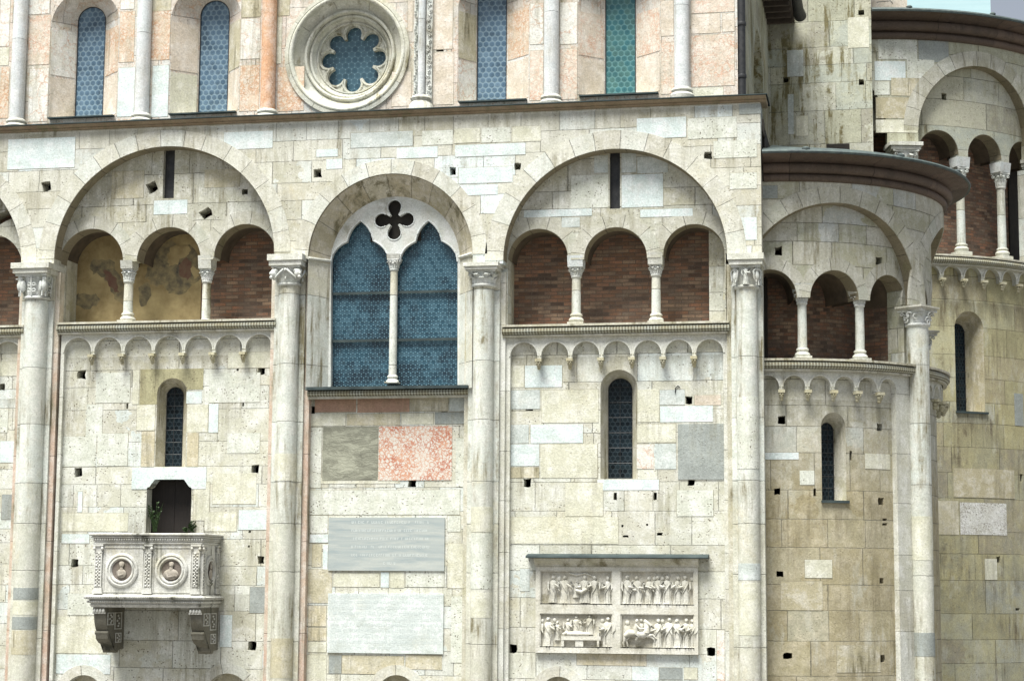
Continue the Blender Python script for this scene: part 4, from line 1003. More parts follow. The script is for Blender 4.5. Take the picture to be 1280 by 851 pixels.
# great window: splayed reveal, traceried plate, two lights
YS = .50
inB = Arch(411.5, 574, 246, 340, HF, YS, 400); inB.zb = zsB+.12
zsill = zsB+.12
gw = empty('traceried_window', (0, 0, 0), CATH)
oB = aB; A = [(oB.xl, zsill)]+oB.arc(40)+[(oB.xr, zsill)]; B = [(inB.xl, zsill)]+inB.arc(40)+[(inB.xr, zsill)]
MAT['splay'] = stone('splay_stone', [(0, (.46, .42, .30)), (.3, (.54, .49, .36)), (.6, (.42, .36, .24)), (1, (.56, .53, .42))], mode='vouss', rs=1.6, stain=.9, pit=.2, joint=.7)
for nm, mk, i0, i1 in (('splayed_arch', 'splay', 1, 42), ('jamb', 'shaft', 0, 2), ('jamb', 'shaft', 41, 43)):
    mm = M(); a_, b_ = A[i0:i1], B[i0:i1]; L = [0]
    for i in range(1, len(a_)): L.append(L[-1]+math.hypot(a_[i][0]-a_[i-1][0], a_[i][1]-a_[i-1][1]))
    rows = [[(p[0], .03, p[1]) for p in a_], [((p[0]+q[0])/2, YS*.5, (p[1]+q[1])/2) for p, q in zip(a_, b_)], [(q[0], YS, q[1]) for q in b_]]
    uv = [[(l, f) for l in L] for f in (0, .25, .5)] if mk == 'splay' else [[(f, p[1]) for p in a_] for f in (0, .25, .5)]
    mm.grid(rows, uv); mm.build(nm, mk, gw)
for sx, ex in ((A[1], B[1]), (A[-2], B[-2])):      # little impost mouldings
    mm = M(); sgn = 1 if sx[0] < ex[0] else -1
    zz = P(400, 325, .3)[1]
    mm.tube([(sx[0], .0, zz), (ex[0], YS-.03, zz)], .04, 6); mm.build('impost_moulding', 'trim', gw)
# jamb walls beside the window between reveal and pilasters: closed by a back plate
def light_outline(x0, xa, x1, y):
    def b(p0, p1, p2, n=8): return [tuple((1-t)**2*a_+2*t*(1-t)*b_+t*t*c_ for a_, b_, c_ in zip(p0, p1, p2)) for t in [i/n for i in range(n+1)]]
    w1 = (xa-x0)/37; w2 = (x1-xa)/37
    px = [(x0, 478)]+b((x0, 327), (x0+1*w1, 310), (xa-17*w1, 302))+b((xa-17*w1, 302), (xa-14*w1, 285), (xa, 275.5))[0:]+b((xa, 275.5), (xa+14*w2, 284), (xa+17*w2, 301))[1:]+b((xa+17*w2, 301), (x1-1*w2, 309), (x1, 327))[1:]+[(x1, 478)]
    return [P(q[0], q[1], y) for q in px]
L1 = light_outline(413.5, 450.5, 486, YS); L2 = light_outline(499.5, 535.5, 572, YS)
for L_ in (L1, L2): L_[0] = (L_[0][0], zsill+.0); L_[-1] = (L_[-1][0], zsill+.0)
qf = []; qc = P(493, 275, YS); k = 1/57.0
def quatre(cx, cz, d, rl, r0, n=160, nl=4, ph=0.0):
    o = []
    for i in range(n):
        t = 2*pi*i/n; best = r0
        for q in range(nl):
            a = ph+2*pi*q/nl; c_ = math.cos(t-a); s_ = math.sin(t-a)
            if c_ > 0 and rl*rl-d*d*s_*s_ > 0: best = max(best, d*c_+math.sqrt(rl*rl-d*d*s_*s_))
        o.append((cx+best*math.cos(t), cz+best*math.sin(t)))
    return o
qf = quatre(qc[0], qc[1], 17.6*k, 10.0*k, 8.5*k)
W1 = min(p[0] for p in L1); W2 = max(p[0] for p in L2)
big = [(inB.xl-.05, P(490, 318, YS)[1])]+[(p[0], p[1]) for p in inB.arc(40)]+[(inB.xr+.05, P(490, 318, YS)[1])]
# outer boundary: tympanum carried down to the jambs, lights opening downwards
zimp = P(492.5, 324, YS)[1]
pt = [(inB.xl-.06, zsill)]+[(inB.cx+(p[0]-inB.cx)*1.03, p[1]+.02) for p in inB.arc(40)]+[(inB.xr+.06, zsill)]+L2[::-1]+[(L2[0][0], zimp), (L1[-1][0], zimp)][:0]
# notch between the lights ends on the mullion capital
L2r = L2[::-1]; L2r[-1] = (L2[0][0], zimp); L1r = L1[::-1]; L1r[0] = (L1[-1][0], zimp)
pt = [(inB.xl-.06, zsill)]+[(inB.cx+(p[0]-inB.cx)*1.03, p[1]+.02) for p in inB.arc(40)]+[(inB.xr+.06, zsill)]+L2r+L1r
plate('tracery', pt, [qf], YS, YS+.14, 'carve', gw)
for L_, nm in ((L1, 'light_rim'), (L2, 'light_rim')):
    mm = M(); mm.tube([(p[0], YS-.0, p[1]) for p in L_[1:-1]], .022, 6); mm.build('light_rim', 'marble', gw)
for q in range(4):
    a = q*pi/2; cx, cz = qc[0]+17.3*k*math.cos(a), qc[1]+17.3*k*math.sin(a)
    M().tube([(cx+9.6*k*math.cos(a+t), YS-.002, cz+9.6*k*math.sin(a+t)) for t in [-2.2+4.4*i/20 for i in range(21)]], .017, 6).build('foil_rim', 'marble', gw)
a, b = P(405, 400, YS+.2)[0], P(580, 400, YS+.2)[0]
M().box(a, b, YS+.17, YS+.2, zsill, P(490, 300, YS)[1]+.55).build('glass', 'glassW', gw, smooth=0)
M().box(qc[0]-.6, qc[0]+.6, YS+.145, YS+.165, qc[1]-.47, qc[1]+.6).build('dark_backing', 'void', gw)
for py in (365.5, 425):
    z_ = P(493, py, YS+.1)[1]; M().box(W1, W2, YS+.10, YS+.14, z_-.03, z_+.03).build('saddle_bar', 'lead', gw)
rr = 5.2/57
colonnette(493, 0, HF, 318.5, 324.5, 338, 470, 479, rr, gw, .30, y=YS+.06, idepth=.26)
mm = M(); a, b = P(386.5, 487, .3)[0], P(586.5, 487, .3)[0]
string_course(a, b, P(487, 490.5, .2)[1], .26, gw, rad=.075, depth=.5)
M().box(a-.02, b+.02, .04, .6, P(487, 484.5, .1)[1]-.03, P(487, 484.5, .1)[1]+.035).build('lead_sill', 'lead', gw)

# --- bay C lower wall
wc_o = Arch(750.5, 797, 462, 598, HF, YW, 550); wc_i = Arch(760.5, 790.5, 473, 598, HF, YW+.36, 550)
bay_wall(628, 912, zsC, 'bayC', [hole(*p, y=YW) for p in ((662, 508), (861, 500), (659, 603), (864, 603, 9, 8), (641, 810), (889, 814, 10, 10), (769, 620, 5, 11), (819, 620, 4, 9), (782, 670, 8, 3), (824.5, 667, 9, 4), (778, 657, 2.5, 2.5), (809, 655.5, 2.5, 2.5))], extra=[wc_o.outline(), nC.outline()])
lancet(wc_o, wc_i, YW, YW+.36, CATH, 'glassD', rmat='trim2')
blocks('repair_stones', [(747, 599, 824, 612.5, 'b_white'), (663, 530.5, 729, 553.5, 'b_white'), (639, 530.5, 661, 553.5, 'b_slate'), (638, 555, 674, 582, 'b_white'), (638, 584, 674, 597, 'b_tan'), (825, 507, 891, 527.5, 'b_white'), (825, 487, 856, 506, 'b_slate'),
    (796, 555, 817, 586, 'b_rwhite'), (819, 554, 845, 586, 'b_slate'), (656, 457, 703, 484, 'b_white'), (639, 457, 655, 484, 'b_cream'), (639, 487, 675, 511, 'b_slate'), (868, 494, 901, 506, 'b_pink'), (677, 487, 748, 528, 'b_cream'), (676, 555, 747, 597, 'b_cream'),
    (755, 614, 842, 645, 'b_pit'), (776, 647, 819, 679, 'b_pit'), (721, 817, 808, 831, 'b_yellow'), (820, 646, 905, 690, 'b_pit'), (636, 646, 773, 679, 'b_cream'), (650, 710, 662, 738, 'b_slate'), (824, 834, 853, 849, 'b_grey'), (855, 834, 872, 849, 'b_cream'), (790, 833, 822, 850, 'b_white'), (896, 787, 906, 851, 'b_rwhite'),
    (797, 487, 824, 527, 'b_cream'), (797, 530, 845, 553, 'b_cream'), (707, 603, 754, 645, 'b_cream'), (846, 612, 892, 645, 'b_pit')], YW, CATH)

# ================================================================== clerestory above the cornice
YC = .34
ZT = P(640, 0, YC)[1]+3.5
ZB = ZC+.19
CXR = P(922, 60, YC)[0]
wins = [((62, 148, -12, 150), (96, 130.5, 9.5, 149.5), 'glassU'), ((212, 300, -20, 145), (249.5, 285.5, 1.5, 144.5), 'glassU'), ((572, 662, -34, 131), (596.5, 633, -20, 130), 'glassU'), ((722, 826, -40, 125), (757, 794.5, -26, 122), 'glassG')]
outs = [Arch(*o, HF, YC, 80) for o, i, gm in wins]; ins = [Arch(*i, HF, YC+.5, 80) for o, i, gm in wins]
for o, i in zip(outs, ins): zb_ = i.zb; o.zb = zb_-.06
rc = P(434, 66.5, YC); rr_ = 78/57.3
rose_hole = [(rc[0]+rr_*math.cos(t), rc[1]+rr_*math.sin(t)) for t in [2*pi*i/72 for i in range(72)]]
plate('clerestory_wall', [(XL, ZB), (CXR, ZB), (CXR, ZT), (XL, ZT)], [o.outline() for o in outs]+[rose_hole]+[hole(550, 60, 8, 8, y=YC), hole(883, 39, 8, 7, y=YC)], YC, YC+.5, 'cler', CATH)
for (o, i, gm), A_, B_ in zip(wins, outs, ins):
    lancet(A_, B_, YC, YC+.5, CATH, gm, rmat='cler', bars=0, name='tall_window')
    M().box(A_.xl+.05, A_.xr-.05, YC-.12, YC+.35, A_.zb-.035, A_.zb-.003).build('lead_sill', 'lead', CATH)
M().box(XL, CXR-.05, 1.2, 1.3, ZB-.3, ZT).build('clerestory_core', 'void', CATH)
M().box(XL, CXR+.3, YC-.4, 12, ZT+.01, ZT+.5).build('eaves', 'terraroof', CATH)
# marble panels
cb = [(36, 20, 66, 81, 'b_rose'), (36, 86, 66, 152, 'b_rwhite'), (147, 15, 168, 78, 'b_orange'), (143, 85, 168, 146, 'b_white'), (189, 14, 224, 75, 'b_orange'), (190, 82, 224, 146, 'b_white'),
      (297, 24, 325, 74, 'b_rwhite'), (300, 82, 324, 139, 'b_orange'), (347, 84, 380, 139, 'b_orange'), (346, 22, 352, 80, 'b_cream'), (347, 0, 362, 20, 'b_tan'), (35, 0, 62, 18, 'b_rwhite'), (147, -5, 168, 12, 'b_rwhite'),
      (297, 0, 326, 22, 'b_tan'), (150, 148, 300, 153, 'b_cream'), (0, 0, 12, 58, 'b_rwhite'), (0, 60, 11, 82, 'b_cream'), (0, 84, 11, 148, 'b_orange'), (189, 0, 215, 14, 'b_tan'),
      (540, -5, 566, 62, 'b_pink'), (541, 66, 567, 131, 'b_pink'), (569, 5, 594, 62, 'b_rwhite'), (568, 72, 594, 130, 'b_tan'), (510, 2, 516, 40, 'b_pink'), (490, 90, 514, 133, 'b_pink'),
      (649, 5, 679, 56, 'b_rwhite'), (649, 64, 679, 126, 'b_rose'), (635, 8, 647, 58, 'b_pink'), (634, 66, 646, 129, 'b_pink'), (700, 3, 736, 55, 'b_rwhite'), (700, 61, 736, 124, 'b_rose'), (738, 2, 755, 58, 'b_pink'), (738, 62, 755, 122, 'b_pink'),
      (797, 2, 842, 46, 'b_pink'), (815, 54, 843, 118, 'b_rose'), (797, 54, 813, 119, 'b_rose'), (864, 0, 918, 16, 'b_rose'), (864, 44, 918, 108, 'b_rose'), (864, 110, 904, 125, 'b_cream'), (864, 18, 900, 42, 'b_pink'), (903, 17, 918, 40, 'b_pink')]
# keep panels clear of the splays: those that would cover a window opening are trimmed to the flat wall
fl = []
for x0, y0, x1, y1, mk in cb:
    a, b, c_, d = rect(x0, y0, x1, y1, y=YC)
    for o in outs:
        if a < o.xr-.01 and b > o.xl+.01 and d > o.zb:
            if (a+b)/2 < o.cx: b = min(b, o.xl-.01)
            else: a = max(a, o.xr+.01)
    if b-a > .1:
        mm = M(); mm.box(a-.008, b+.008, YC-.002, YC+.02, c_-.008, d+.008, 0); mm.box(a, b, YC-.006, YC+.015, c_, d, 1)
        mm.build(BNAME[mk]+'', ['mortar', mk], CATH, smooth=0)
# coloured linings of the splays: marble slabs lying on the jambs
for o, i, mks in zip(outs, ins, (('b_pink', 'b_rwhite', 'b_pink', 'b_orange'), ('b_cream', 'b_pink', 'b_pink', 'b_tan'), ('b_rwhite', 'b_tan', 'b_pink', 'b_orange'), ('b_pink', 'b_rose', 'b_pink', 'b_rose'))):
    for side in (0, 1):
        zmid_ = o.zb+(o.zs-o.zb)*.47
        for q, (z0, z1) in enumerate(((o.zb+.05, zmid_-.03), (zmid_+.03, min(o.zs, i.zs)-.02))):
            xo, xi = (o.xl, i.xl) if side == 0 else (o.xr, i.xr); sg = 1 if side == 0 else -1
            def pt_(f, z, off): return (xo+(xi-xo)*f+sg*off*.75, YC+.5*f-off*.6, z)
            mm = M(); e = .008
            fr = [pt_(.04, z0, e), pt_(.93, z0, e), pt_(.93, z1, e), pt_(.04, z1, e)]; bk = [pt_(.04, z0, -.01), pt_(.93, z0, -.01), pt_(.93, z1, -.01), pt_(.04, z1, -.01)]
            mm.poly(fr); mm.poly(bk[::-1])
            for t_ in range(4): mm.poly([fr[t_], bk[t_], bk[(t_+1) % 4], fr[(t_+1) % 4]])
            mm.build('splay_panel', mks[(q+side*2) % 4], CATH, smooth=0)
MAT['sh_w'] = stone('shaft_white', [(0, (.58, .60, .60)), (.5, (.62, .68, .70)), (1, (.56, .57, .56))], mode='drum', rs=.35, stain=.3, pit=.1, joint=.6)
MAT['sh_o'] = stone('shaft_orange', [(0, (.60, .36, .22)), (.5, (.64, .41, .27)), (1, (.56, .33, .20))], mode='plain', stain=.15, pit=.3, vein=((.44, .22, .12), 5.0, .06), stretch=False)
for px, mk, bt, bb in ((22, 'sh_w', 151, 163), (178, 'sh_w', 144, 156), (335.5, 'sh_o', 139, 150), (690, 'sh_w', 121, 134), (853.5, 'sh_w', 112, 126)):
    y = YC-.10; x = P(px-1, bb-20, y)[0]; zbt, zbb = P(px, bt, y)[1], ZB+.03
    root = empty('wall_shaft', (x, y, 0), CATH); rr = .172
    M().lathe(0, 0, [(rr, zbt), (rr, ZT)], 28).build('shaft', mk, root)
    M().lathe(0, 0, [(rr*1.05, zbt+.03), (rr*1.35, zbt), (rr*1.42, zbt-.04), (rr*1.2, zbt-.08), (rr*1.4, zbt-.11), (rr*1.6, zbt-.15), (rr*1.55, zbb)], 28).build('base', 'trim', root)
# richly carved shaft right of the rose
y = YC-.10; x = P(526.5, 110, y)[0]; root = empty('wall_shaft', (x, y, 0), CATH)
M().lathe(0, 0, [(.085, ZB), (.085, ZT)], 16).build('shaft', 'sh_w', root)
for sg, w_ in ((-1, .085), (1, .14)):
    mm = M(); x0, x1 = (sg*.10, sg*(.10+w_)); mm.box(min(x0, x1), max(x0, x1), .02, .2, ZB, ZT)
    z_ = ZB+.35; i = 0
    while z_ < ZT:
        cx_ = (x0+x1)/2+.018*math.sin(i*1.2)*sg; r0 = w_*.30
        mm.tube([(cx_+r0*math.cos(t), .005, z_+r0*1.2*math.sin(t)) for t in [i*2.1+j*.7 for j in range(7)]], w_*.10, 5)
        mm.ell((cx_, .0, z_), (w_*.16, .03, w_*.2), 6, 4); z_ += w_*.85; i += 1
    mm.build('carved_strip', 'carve', root, smooth=60)
M().lathe(0, 0, [(.2, ZB+.36), (.25, ZB+.30), (.2, ZB+.24), (.27, ZB+.16), (.3, ZB+.02)], 24).build('base', 'trim', root)

# rose window
rw = empty('rose_window', (0, 0, 0), CATH)
def revolve(name, prof, mat, cx, cz, n=72):
    mm = M(); rows = []; uv = []; L = [0]
    for a_, b_ in zip(prof, prof[1:]): L.append(L[-1]+math.hypot(b_[0]-a_[0], b_[1]-a_[1]))
    for q, (r_, yy) in enumerate(prof):
        rows.append([(cx+r_*math.cos(2*pi*i/n), yy, cz+r_*math.sin(2*pi*i/n)) for i in range(n)])
        uv.append([(2*pi*i/n*1.2+(q//4)*.37, L[q]) for i in range(n+1)])
    mm.grid(rows, uv, 0, True); return mm.build(name, mat, rw, smooth=35)
def roll(r0, y0, rad, a0, a1, n=7): return [(r0+rad*math.cos(a0+(a1-a0)*i/n), y0-rad*math.sin(a0+(a1-a0)*i/n)) for i in range(n+1)]
K = 1/56.3
revolve('outer_ring', [(84*K, YC+.02), (84*K, YC-.05), (79*K, YC-.06), (78.5*K, YC-.03)]+roll(76*K, YC-.02, 3*K, 0, pi)+[(72.5*K, YC+.0)], 'ring', *rc)
revolve('cove', [(72.5*K, YC+.0), (72*K, YC+.05), (69*K, YC+.13), (65*K, YC+.20), (62*K, YC+.23), (61.5*K, YC+.20)]+roll(59.5*K, YC+.20, 2.2*K, 0, pi)+[(57*K, YC+.25)], 'ring', *rc)
revolve('inner_roll', [(57*K, YC+.25), (56.5*K, YC+.31)]+roll(54.5*K, YC+.31, 2*K, 0, pi)+[(52.3*K, YC+.35), (51*K, YC+.42), (48.5*K, YC+.46), (48*K, YC+.43), (46.5*K, YC+.43), (46*K, YC+.50), (46*K, YC+.62)], 'ring', *rc)
gx, gz = rc[0], rc[1]
oc8 = quatre(gx, gz, 33.5*K, 10.8*K, 29*K, 320, 8, pi/2)
disc = [(gx+48*K*math.cos(2*pi*i/72), gz+48*K*math.sin(2*pi*i/72)) for i in range(72)]
plate('tracery', disc, [oc8], YC+.52, YC+.66, 'ring', rw)
oc9 = quatre(gx, gz, 33.5*K, 13.2*K, 32*K, 320, 8, pi/2)
mm = M(); mm.tube([(p[0], YC+.515, p[1]) for p in oc9]+[(oc9[0][0], YC+.515, oc9[0][1])], .024, 6, cap=False); mm.build('foil_moulding', 'ring', rw)
M().box(gx-50*K, gx+50*K, YC+.70, YC+.72, gz-50*K, gz+50*K).build('glass', 'glassR', rw, smooth=0)
mm = M(); mm.box(gx-1.4, gx+1.4, YC+.80, YC+.84, gz-1.4, gz+1.4)
mm.build('dark_backing', 'void', rw)

# downpipe at the corner of the clerestory
dp = empty('downpipe', (0, 0, 0), None, label='black metal downpipe running down the right corner of the upper wall to the cornice', cat='drainpipe')
dx = P(927, 60, YC)[0]
M().tube([(dx, YC+.05, ZB+.01), (dx, YC+.05, ZT)], .085, 14).build('pipe', 'iron', dp)
for z_ in (ZB+.5, ZB+1.7, ZB+3.0): M().lathe(dx, YC+.05, [(.10, z_), (.105, z_+.02), (.105, z_+.06), (.10, z_+.08)], 14).build('bracket', 'iron', dp)
# return wall running back to the choir, with a blind arch, deep eave and gutter
YH = 11.75
W1_ = lambda y, z: (CXR, y, z)
def HR(px, py, y=0.0):      # pixel -> (y, z) on the plane x = CXR + small inset
    d = ray(px, py); t = (CXR+y-CAM.x)/d.x; p = CAM+d*t; return (p.y, p.z)
ra0, ra1 = HR(942, 100)[0], HR(955, 110)[0]
class AA: pass
ra = AA(); ra.xl, ra.xr = ra0, ra1; ra.cx = (ra0+ra1)/2; ra.r = (ra1-ra0)/2; ra.zt = HR(947, 36)[1]; ra.zs = ra.zt-ra.r; ra.zb = ZC+.2
pts_ = [(ra.cx-ra.r*math.cos(pi*i/20), ra.zs+ra.r*math.sin(pi*i/20)) for i in range(21)]
rot = lambda v: (CXR-v[1], v[0], v[2])
o = plate('return_wall', [(YC+.02, 0), (YH+.1, 0), (YH+.1, ZT), (YC+.02, ZT)], [[(ra.xl, ra.zb)]+pts_+[(ra.xr, ra.zb)]], 0, .3, 'choir', CATH, bend=rot)
M().box(CXR-.5, CXR-.25, ra.xl-.1, ra.xr+.1, ra.zb-.1, ra.zt+.1).build('blind_arch_back', 'b_tan', CATH)
M().box(CXR-6, CXR-.31, YH-.3, YH+.1, 0, ZT).build('core_wall', 'void', CATH)
y1 = YH; ze = P(985, 40, YH)[1]
M().profx([(0, 0), (1, 0)], 0, 1) if False else None
mm = M(); mm.poly([(CXR, 4.0, ze+.35), (CXR+.75, 4.0, ze+.25), (CXR+.75, y1-.02, ze+.25), (CXR, y1-.02, ze+.35)]); mm.poly([(CXR, 4.0, ze+1.5), (CXR+.75, 4.0, ze+.45), (CXR+.75, y1-.02, ze+.45), (CXR, y1-.02, ze+1.5)])
mm.poly([(CXR+.75, 4.0, ze+.25), (CXR+.75, 4.0, ze+.45), (CXR+.75, y1-.02, ze+.45), (CXR+.75, y1-.02, ze+.25)]); mm.poly([(CXR, 4.0, ze+.35), (CXR, 4.0, ze+1.5), (CXR+.75, 4.0, ze+.45), (CXR+.75, 4.0, ze+.25)])
for i in range(14):
    y_ = 4.1+i*.55; mm.box(CXR+.01, CXR+.7, y_, y_+.12, ze+.12, ze+.26)
mm.build('side_eave', 'terraroof', CATH, smooth=0)
gt = empty('gutter', (0, 0, 0), None, label='dark round gutter under the eave, ending in an elbow beside the choir wall', cat='gutter')
ex, ez = P(1000, 22, YH-.4)
M().tube([(CXR+.82, 4.0, ez+.55), (CXR+.84, YH-1.6, ez+.30), (ex-.05, YH-.75, ez+.10), (ex+.02, YH-.45, ez)], .17, 14).build('gutter_pipe', 'iron', gt)

# ================================================================== choir wall behind
x0, x1 = CXR-.1, P(1090.5, 120, YH)[0]
plate('choir_wall', [(x0, 0), (x1, 0), (x1, P(1080, 12, YH)[1]), (x1-.02, ZT+6), (x0, ZT+6)], [hole(982, 100, 7, 7, y=YH), hole(1076.5, 16, 7, 7, y=YH), hole(1076.5, 103, 6, 7, y=YH)], YH, YH+.6, 'choir', CATH)
M().box(x1, P(1134, 10, YH+1.2)[0], YH+1.2, YH+1.8, P(1100, 30, YH+1.2)[1], ZT+6).build('choir_gable_wall', 'b_pink', CATH)
M().box(x0, x1-.1, YH+.7, YH+4, 0, ZT+5).build('core_wall', 'void', CATH)
blocks('repair_stones', [(984, 63, 1004, 96, 'b_slate'), (1060, 22, 1086, 60, 'b_cream'), (985, 118, 992, 168, 'b_slate'), (995, 145, 1010, 170, 'b_cream')], YH, CATH, proud=.005)
# bricked slots where the apse roof meets the wall
a, b, c_, d = rect(1033, 180, 1062, 189, y=YH-.01)
M().box(a, b, YH-.012, YH+.2, c_, d).build('roof_slot', 'void', CATH)

# ================================================================== round apses
def apse(C, name, aL, aR, cfg, mats):
    """one storeyed apse, everything laid out flat in arc length and bent round its cylinder"""
    hit, bend = C.hit, C.bend
    wall, upper, back = mats
    return hit, bend
B1 = C1.bend; H1 = C1.hit
sA, sB = -9*pi/180*4, 158*pi/180*4
zr = sum(H1(px, py, 0)[1] for px, py in ((960, 222), (1060, 232), (1130, 256)))/3     # underside of cornice
zr += .10
big1 = Arch(955, 1145, 252, 372, H1, 0, 360)
big1.xr = H1(1146, 355, 0)[0]; mid_s = H1(1048, 260, 0)[0]
big1.zt = H1(1040, 253, 0)[1]; big1.cx = mid_s; big1.r = big1.xr-mid_s; big1.xl = mid_s-big1.r; big1.zs = big1.zt-big1.r*1.0
zspr = H1(1147, 384, 0)[1]
pier_s = H1(1148, 420, 0)[0]; hw = pier_s-big1.xr
per = 2*(big1.r+hw)
import copy
big1b = copy.copy(big1); big1b.cx += per; big1b.xl += per; big1b.xr += per
def nlist(arches): return arches
pts = [(sA, zr), (sA, zspr)]
big1.zs = max(big1.zs, zspr+.02); big1b.zs = big1.zs
pts += [(big1.xl, zspr)]+big1.arc(40)+[(big1.xr, zspr), (big1b.xl, zspr)]+big1b.arc(40)+[(big1b.xr, zspr), (sB, zspr), (sB, zr)]
plate('small_apse_spandrel', pts, [], 0, .34, 'apse1u', CATH, B1)
for a_ in (big1, big1b):
    ring('archivolt', a_, a_.r-.002, a_.r+.36, -.010, .05, 'vouss2', CATH, B1)
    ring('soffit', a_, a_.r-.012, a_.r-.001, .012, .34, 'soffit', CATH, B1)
def hh1(px, py, w, h, y): return hole(px, py, w, h, H1, y)
# arcade: three openings, repeated on the next side of the apse
ops = [(1014.0, 1070.5, 337.6)]
a2 = Arch(1014, 1070.5, 337.6, 420, H1, .30, 385)
cs = [H1(1003, 430, .5)[0], H1(1075, 430, .5)[0]]
pitch_ = cs[1]-cs[0]
a2.cx = (cs[0]+cs[1])/2; wopen = pitch_*.80; a2.r = wopen/2; a2.xl = a2.cx-a2.r; a2.xr = a2.cx+a2.r; a2.zs = a2.zt-a2.r
a1 = copy.copy(a2); a3 = copy.copy(a2)
for a_, d_ in ((a1, -pitch_), (a3, pitch_)): a_.cx += d_; a_.xl += d_; a_.xr += d_
zsr = sum(H1(px, py, -.05)[1] for px, py in ((960, 452.5), (1040, 456), (1115, 463)))/3
zled1 = zsr+.12
zi1 = H1(1075, 366, .3)[1]
for a_ in (a1, a2, a3): a_.zb = zled1
for rep in (0, 1):
    off = rep*per
    al = []
    for a_ in (a1, a2, a3):
        q = copy.copy(a_); q.cx += off; q.xl += off; q.xr += off; al.append(q)
    xl_, xr_ = max(sA, big1.xl-.15)+off*1.0, big1.xr+.15+off
    if rep == 1: xl_ = big1.xl-.15+off
    else: xl_ = min(xl_, al[0].xl-.05)
    hs = [hh1(973.5, 314, 9, 11, .3), hh1(1099, 326.5, 8, 9, .3)] if rep == 0 else []
    plate('small_apse_arcade', notch(xl_, xr_, zr-.05, zled1, zled1, al, zi1), hs, .30, .74, 'apse1u', CATH, B1)
    for q, a_ in enumerate(al):
        ring('arcade_archivolt', a_, a_.r-.001, a_.r+.27, .294-.003*(q % 2), .34, 'vouss2', CATH, B1)
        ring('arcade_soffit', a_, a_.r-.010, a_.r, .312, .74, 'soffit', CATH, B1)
        mm = M(); arc = a_.arc(14); mm.grid([[(p[0], .75, p[1]+.02) for p in arc], [(p[0], 1.7, p[1]+.02) for p in arc]]); mm.build('small_vault', 'gallery_shade', CATH, B1)
    for c_ in cs:
        s_ = c_+off
        def h_(px, py, y=0): return (s_, H1(1040, py, y)[1])
        # vertical positions measured near each column
        colonnette(1040, .5, h_, 357, 366, 381, 437, 449, .105, CATH, .36, y=.50, cyl=C1, idepth=.42)
n_ = 40
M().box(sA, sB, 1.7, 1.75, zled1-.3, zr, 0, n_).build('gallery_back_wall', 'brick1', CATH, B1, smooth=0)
M().box(sA, sB, .2, 1.7, zr-.3, zr-.05, 0, n_).build('gallery_ceiling', 'gallery_shade', CATH, B1)
for s_ in (pier_s, pier_s+per): M().box(s_-hw*.55, s_+hw*.55, .742, 1.69, zled1-.2, zr-.3, 0, 2).build('gallery_cheek', 'brick1', CATH, B1)
for s0_, s1_ in ((sA, pier_s-hw-.03), (pier_s+hw+.03, pier_s+per-hw-.03)): string_course(s0_, s1_, zsr, .06, CATH, B1, rad=.085, depth=1.6, nx=30)
# corbel table
x0c, x1c = H1(922, 500, .14)[0], H1(1121, 500, .14)[0]
cc = []
px_c = [(947, 970), (976.5, 1004), (1010.6, 1037.3), (1043.3, 1069), (1073.3, 1096.2), (1100, 1120.6)]
s_last = H1(1120.6, 490, .14)[0]; s_first = H1(976.5, 480, .14)[0]; pc = (s_last-s_first)/5
zct = (H1(990, 465.5, .14)[1]+H1(1110, 477.5, .14)[1])/2
for rep in (0, 1):
    cc = []
    for i in range(-1 if rep == 0 else -1, 5):
        a_ = AA(); a_.__class__ = Arch; a_.xl = s_first+pc*i+.05+rep*per; a_.xr = s_first+pc*(i+1)-.05+rep*per; a_.cx = (a_.xl+a_.xr)/2; a_.r = (a_.xr-a_.xl)/2; a_.zt = zct; a_.zs = zct-a_.r; a_.zb = a_.zs-.1
        cc.append(a_)
    zm = zct-cc[0].r-.10
    L_ = cc[0].xl-.12 if rep else sA-.1; R_ = pier_s-hw*.6+rep*per
    L_ = min(L_, cc[0].xl-.02)
    plate('corbel_table', notch(L_, R_, zsr-.12, 0, 0, cc, zm), [], .12, .30, 'trim', CATH, B1)
    for a_ in cc: ring('corbel_arch_rim', a_, a_.r, a_.r+.035, .10, .13, 'trim', CATH, B1, n=20)
    for p, q in zip(cc, cc[1:]): corbel((p.xr+q.xl)/2, zm, .12, CATH, B1)
# lower wall
y_ = .26
w1o = Arch(1027, 1057.5, 515.5, 625, H1, y_, 580); w1i = Arch(1024.0, 1039.5, 529, 624, H1, y_+.5, 580)
w1i.cx = w1o.cx; w1i.r = w1o.r*.62; w1i.xl = w1i.cx-w1i.r; w1i.xr = w1i.cx+w1i.r; w1i.zt = H1(1034, 529, y_+.5)[1]; w1i.zs = w1i.zt-w1i.r; w1i.zb = w1o.zb+.02
# slide the glazed slot so that it sits where the photo shows it
hs = [hole(*p, H1, y_) for p in ((977, 524.5, 9, 10), (1099.5, 534, 7, 9), (971.5, 614, 8, 9), (1101.5, 626.5, 7, 9), (975, 717, 9, 8), (1102, 725.5, 6, 8), (984.5, 819, 11, 8), (1103, 823, 7, 10), (1018.5, 615, 4, 11), (1063.5, 569, 3, 11), (1106, 649, 6, 3), (1106, 655, 6, 3))]
plate('small_apse_wall', [(sA, 0), (sB, 0), (sB, zsr), (sA, zsr)], hs+[w1o.outline()], y_, y_+.4, 'apse1', CATH, B1)
lancet(w1o, w1i, y_, y_+.42, CATH, 'glassD', bend=B1, rmat='trim2')
a, b, c_, d = w1o.xl-.02, w1o.xr+.05, w1o.zb-.06, w1o.zb-.003
M().box(a, b, y_-.06, y_+.4, c_, d, 0, 3).build('lead_sill', 'lead', CATH, B1)
M().box(sA, sB, 2.1, 2.2, 0, zr, 0, 30).build('core_wall', 'void', CATH, B1)
